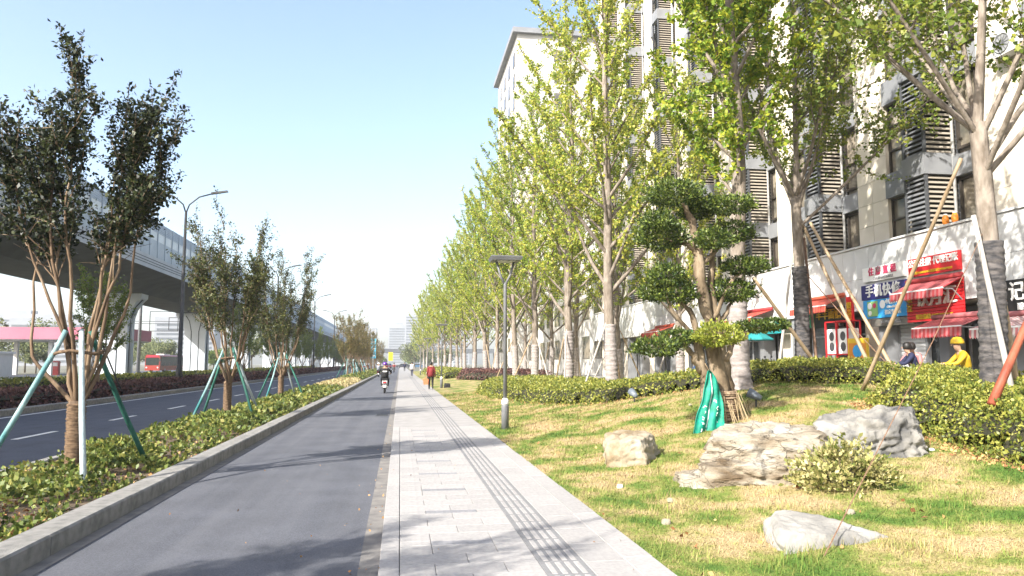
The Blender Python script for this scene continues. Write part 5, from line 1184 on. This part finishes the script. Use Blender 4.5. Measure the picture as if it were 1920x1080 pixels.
def body(joints, parent, cloth, zones):
    names = list(joints); J = {k: Vector(v) for k, v in joints.items()}
    for sd in 'lr': # five short fingers come off each hand
        h = J['ha_'+sd]; d = (h-J['wr_'+sd]).normalized(); u = d.orthogonal().normalized()
        for f, (o_, l) in enumerate([(-.03, .06), (-.012, .075), (.008, .07), (.027, .055)]): J[f'f{f}_{sd}'] = h+u*o_+d*l
        J['th_'+sd] = J['wr_'+sd]+d*.03+u*.05
    names = list(J); me = bpy.data.meshes.new('body'); ed = [(names.index(a), names.index(b)) for a, b in BON]
    for sd in 'lr':
        ed += [(names.index('ha_'+sd), names.index(f'f{f}_{sd}')) for f in range(4)]+[(names.index('wr_'+sd), names.index('th_'+sd))]
    me.from_pydata([J[n] for n in names], ed, [])
    o = bpy.data.objects.new('body', me); COL.objects.link(o)
    md = o.modifiers.new('s', 'SKIN'); 
    for i, n in enumerate(names):
        r = RAD.get(n, RAD.get(n.replace('_r', '_l'), .011)); me.skin_vertices[0].data[i].radius = (r, r*.8 if n in ('chest', 'pelvis') else r)
        me.skin_vertices[0].data[i].use_root = n == 'pelvis'
    o.modifiers.new('u', 'SUBSURF').levels = 1
    dg_ = bpy.context.evaluated_depsgraph_get(); m2 = bpy.data.meshes.new_from_object(o.evaluated_get(dg_)); m2.name = 'body'
    bpy.data.objects.remove(o)
    mats = list(dict.fromkeys(zones.values())); m2.materials.clear()
    for q in mats: m2.materials.append(q)
    for p in m2.polygons:
        c = p.center; best = None
        for a, b in BON:
            A, B = J[a], J[b]; t = max(0, min(1, (c-A).dot(B-A)/((B-A).length_squared+1e-9))); dd = (c-A-(B-A)*t).length
            if best is None or dd < best[0]: best = (dd, a, b, t)
        _, a, b, t = best
        zn = 'skin' if b in ('head', 'crown') else 'shoe' if b.startswith('to') else 'skin' if b.startswith('ha') else 'legs' if b[:2] in ('kn', 'an', 'hi') else 'top'
        if b == 'chest' and t < .12: zn = 'legs'
        if b == 'neck' and t > .75: zn = 'skin'
        p.material_index = mats.index(zones[zn]); p.use_smooth = True
    return link('body', m2, parent)
def head_bits(j, parent, helmet=None, face=(0, 1)):
    h = (Vector(j['head'])+Vector(j['crown']))/2+Vector((0, 0, .015)); fx, fy = face
    b = MB()
    n = 14; prof = [(.0, .118), (.06, .108), (.098, .06), (.108, .0), (.102, -.05), (.085, -.08)] if not helmet else [(.0, .15), (.08, .135), (.128, .08), (.138, .03), (.14, .0), (.132, -.005)]
    b.lathe([(max(r, .002), z) for r, z in prof[::-1]], n, c=(h.x-fx*.02, h.y-fy*.02, h.z+.02))
    b.obj('helmet' if helmet else 'hair', helmet or M_HAIR, parent, True)
    MB().tube([(h.x+fx*.085, h.y+fy*.085, h.z), (h.x+fx*.115, h.y+fy*.115, h.z-.03)], [.008, .014], 6).obj('nose', M_SKIN, parent)
def walker(loc, rz, label, top, legs, shoe, h=1.6, step=.2, bend=0, bagm=None, baglabel=None):
    e = empty('person', loc, rz, label, 'person'); k = h/1.68; e.scale = (k, k, k)
    j = dict(pelvis=(0, 0, .90), chest=(0, .02, 1.26), neck=(0, .03, 1.42), head=(0, .05, 1.50), crown=(0, .055, 1.60), sh_l=(-.17, .02, 1.36), el_l=(-.23, -.04, 1.10), wr_l=(-.23, .04, .88), ha_l=(-.23, .06, .82), sh_r=(.17, .02, 1.36), el_r=(.23, -.05, 1.10), wr_r=(.24, .0, .87), ha_r=(.24, .02, .81),
             hip_l=(-.09, 0, .86), kn_l=(-.09, step*.45+.03, .47), an_l=(-.09, step*.7, .08), to_l=(-.09, step*.7+.15, .035), hip_r=(.09, 0, .86), kn_r=(.09, -step*.1+.03, .47), an_r=(.09, -step*.7, .09), to_r=(.09, -step*.7+.14, .035))
    body(j, e, top, dict(skin=M_SKIN, top=top, legs=legs, shoe=shoe)); head_bits(j, e)
    # jacket skirt and trouser shape
    MB().lathe([(.18, .80), (.19, .95), (.185, 1.12), (.16, 1.3)], 12).obj('jacket', top, e, True)
    return e
P_RED = flat('jacket_darkred', (.20, .018, .02), rough=.8); P_BLK = flat('cloth_black', (.014, .014, .016), rough=.85); P_WHT = flat('cloth_white', (.65, .65, .66), rough=.8); P_GRY = flat('shoe_grey', (.4, .4, .4)); P_NAVY = flat('cloth_navy', (.02, .025, .07), rough=.8); P_YEL = flat('jacket_yellow', (.60, .40, .02), rough=.6); P_PUR = flat('helmet_purple', (.13, .03, .32), rough=.25, coat=.6)
walker((1.80, 44.6, .05), .1, 'person in a dark red jacket and black trousers walking on the pavement', P_RED, P_BLK, P_GRY, 1.62)
bg_ = empty('carrier_bag', (1.50, 44.65, .36), 0, 'orange carrier bag hanging from the red-jacketed walker\'s hand', 'bag')
MB().prism([(-.13, 0), (.13, 0), (.16, .30), (.06, .36), (-.06, .36), (-.16, .30)], -.06, .06, axis='y').obj('bag_body', flat('bag_orange', (.72, .22, .10)), bg_); MB().tube([(-.06, 0, .36), (0, 0, .48), (.06, 0, .36)], .012, 5).obj('handle', MATS['bag_orange'], bg_)
walker((1.45, 92, .05), 3.0, 'person in a white top and dark trousers walking farther along the pavement', P_WHT, P_NAVY, P_BLK, 1.68)
walker((.9, 150, .05), 0, 'tiny distant person in dark clothes on the pavement', P_NAVY, P_BLK, P_BLK, 1.68)
pack('black_bag', (2.95, 48.1, .18), (.2, .18, .17), P_BLK, 'black bag lying at the foot of the second lamp post')
def scooter(loc, rz, slabel, sm_):
    s = empty('scooter', loc, rz, slabel, 'scooter', 'electric scooters'); TY = MATS['tyre']
    for y in (-.58, .62):
        w = MB().lathe([(.14, -.05), (.20, -.05), (.215, 0), (.20, .05), (.14, .05)], 16, axis='x', c=(0, y, .215)).obj('wheel', TY, s, True); MB().lathe([(.02, -.03), (.14, -.02), (.14, .02), (.02, .03)], 12, axis='x', c=(0, y, .215)).obj('rim', M_STEEL, w)
    MB().prism([(-.80, .52), (-.78, .66), (-.40, .72), (-.02, .66), (.02, .34), (.36, .30), (.50, .45), (.52, .85), (.60, .85), (.62, .40), (.40, .20), (-.15, .20), (-.30, .36)], -.13, .13, axis='x').obj('body', sm_, s)
    MB().prism([(-.72, .70), (-.70, .77), (-.35, .80), (.0, .75), (.0, .69)], -.14, .14, axis='x').obj('seat', P_BLK, s)
    MB().tube([(-.32, .50, 1.02), (-.12, .58, .98), (.12, .58, .98), (.32, .50, 1.02)], .018, 6).obj('handlebar', P_BLK, s); MB().tube([(0, .62, .3), (0, .58, .98)], .03, 7).obj('steering_column', M_STEEL, s)
    for q in (-1, 1): MB().tube([(q*.26, .52, 1.02), (q*.33, .50, 1.2), (q*.36, .49, 1.2)], [.008, .008, .045], 6).obj('mirror', P_BLK, s)
    MB().box((-.08, -.83, .55), (.08, -.80, .63)).obj('tail_light', S_RED, s); MB().box((-.09, -.84, .32), (.09, -.82, .45)).obj('number_plate', S_WHITE, s); MB().hexa([(-.07, -.85, .25), (.07, -.85, .25), (.07, -.6, .42), (-.07, -.6, .42), (-.07, -.86, .28), (.07, -.86, .28), (.07, -.6, .45), (-.07, -.6, .45)]).obj('mudguard', P_BLK, s)
def rider(loc, rz, label, slabel, top, helmet, sm_):
    scooter(loc, rz, slabel, sm_)
    e = empty('person', loc, rz, label, 'person')
    j = dict(pelvis=(0, -.30, .86), chest=(0, -.22, 1.20), neck=(0, -.18, 1.36), head=(0, -.16, 1.44), crown=(0, -.155, 1.54), sh_l=(-.18, -.2, 1.29), el_l=(-.34, .05, 1.12), wr_l=(-.31, .36, 1.05), ha_l=(-.29, .45, 1.04), sh_r=(.18, -.2, 1.29), el_r=(.34, .05, 1.12), wr_r=(.31, .36, 1.05), ha_r=(.29, .45, 1.04),
             hip_l=(-.1, -.28, .84), kn_l=(-.19, .16, .76), an_l=(-.17, .20, .38), to_l=(-.17, .34, .34), hip_r=(.1, -.28, .84), kn_r=(.19, .16, .76), an_r=(.17, .20, .38), to_r=(.17, .34, .34))
    body(j, e, top, dict(skin=M_SKIN, top=top, legs=P_BLK, shoe=P_WHT)); head_bits(j, e, helmet)
    jk = MB().lathe([(.19, .80), (.20, .95), (.21, 1.12), (.19, 1.28)], 12).obj('jacket', top, e, True, loc=(0, -.26, 0))
    if top == P_BLK: MB().box((-.11, -.215, 1.13), (.11, -.205, 1.19)).obj('back_print', S_WHITE, jk)
    return e
rider((-.80, 42.0, 0), 0, 'person in black with a purple helmet riding the near scooter', 'white-tailed electric scooter in the cycle lane', P_BLK, P_PUR, flat('scooter_white', (.6, .6, .58), coat=.4))
rider((-2.45, 90, 0), 0, 'person in grey riding beside the median kerb farther ahead', 'dark scooter hugging the median kerb', flat('cloth_grey', (.25, .27, .32)), S_WHITE, P_BLK)
rider((-1.0, 130, 0), 3.14, 'person in red coming on the most distant scooter', 'dark scooter farthest down the cycle lane', flat('cloth_red', (.35, .05, .05)), P_BLK, P_BLK)
def squat(loc, rz, label, top, helmet=None, legs=P_NAVY):
    e = empty('person', loc, rz, label, 'person')
    j = dict(pelvis=(0, -.12, .42), chest=(0, .02, .76), neck=(0, .09, .92), head=(0, .12, 1.0), crown=(0, .135, 1.10), sh_l=(-.18, .03, .85), el_l=(-.24, .22, .64), wr_l=(-.14, .42, .62), ha_l=(-.11, .48, .63), sh_r=(.18, .03, .85), el_r=(.24, .22, .64), wr_r=(.14, .42, .62), ha_r=(.11, .48, .63),
             hip_l=(-.1, -.1, .42), kn_l=(-.17, .33, .52), an_l=(-.15, .12, .09), to_l=(-.15, .27, .04), hip_r=(.1, -.1, .42), kn_r=(.17, .33, .52), an_r=(.15, .12, .09), to_r=(.15, .27, .04))
    body(j, e, top, dict(skin=M_SKIN, top=top, legs=legs, shoe=P_BLK)); head_bits(j, e, helmet); return e
squat((13.1, 17.95, .95), 1.2, 'person in a navy top sitting low before the shops behind the hedge', P_NAVY)
squat((13.35, 18.25, .95), 2.2, 'person in pink sitting behind the navy-clad one by the shutter', flat('cloth_pink', (.5, .22, .22)))
squat((12.3, 15.15, .95), 1.25, 'person in a yellow jacket and helmet crouching by the right trunk', P_YEL, P_YEL)
for i, (x, y) in enumerate([(13.1, 17.95), (13.35, 18.25), (12.25, 15.1)]):
    s_ = empty('stool', (x, y, .615), 0, ['low stool under the navy-clad person', 'low stool under the person in pink', 'low stool under the person in yellow'][i], 'stool')
    MB().box((-.2, -.3, .27), (.2, .32, .335), bev=.01).obj('seat', P_NAVY, s_)
    for a in (-.15, .15):
        for b in (-.24, .26): MB().box((a-.02, b-.02, 0), (a+.02, b+.02, .27)).obj('leg', P_NAVY, s_)

# lettering becomes plain mesh
dg_ = bpy.context.evaluated_depsgraph_get(); dg_.update()
for o in TEXTS:
    me = bpy.data.meshes.new_from_object(o.evaluated_get(dg_)); me.name = 'lettering'
    n = link('lettering', me, o.parent, o.location, o.rotation_euler)
for o in TEXTS: bpy.data.objects.remove(o)

# ------------------------------------------------------------------ the hazy air
hz = bpy.data.materials.new('hazy_air'); hz.use_nodes = True; t = hz.node_tree; t.nodes.remove(t.nodes['Principled BSDF'])
pvn = t.nodes.new('ShaderNodeVolumePrincipled'); pvn.inputs['Color'].default_value = (.93, .96, 1, 1); pvn.inputs['Density'].default_value = HAZE; pvn.inputs['Anisotropy'].default_value = .2
t.links.new(pvn.outputs[0], t.nodes['Material Output'].inputs['Volume'])
tag(MB().box((-1300, -250, -1.5), (1300, 1300, 96)).obj('haze', hz), 'thin pale haze over the whole street', 'haze', kind='stuff')

scooter((12.95, 24.4, .615), R(80), 'white parked scooter behind the rear hedge, nearest the black noodle sign', MATS['scooter_white'])
scooter((12.95, 26.3, .615), R(95), 'black parked scooter behind the rear hedge by the teal parasol', P_BLK)
scooter((13.0, 31.0, .615), R(85), 'blue parked scooter among the rear ginkgo trunks', flat('scooter_blue', (.05, .12, .35), coat=.4))
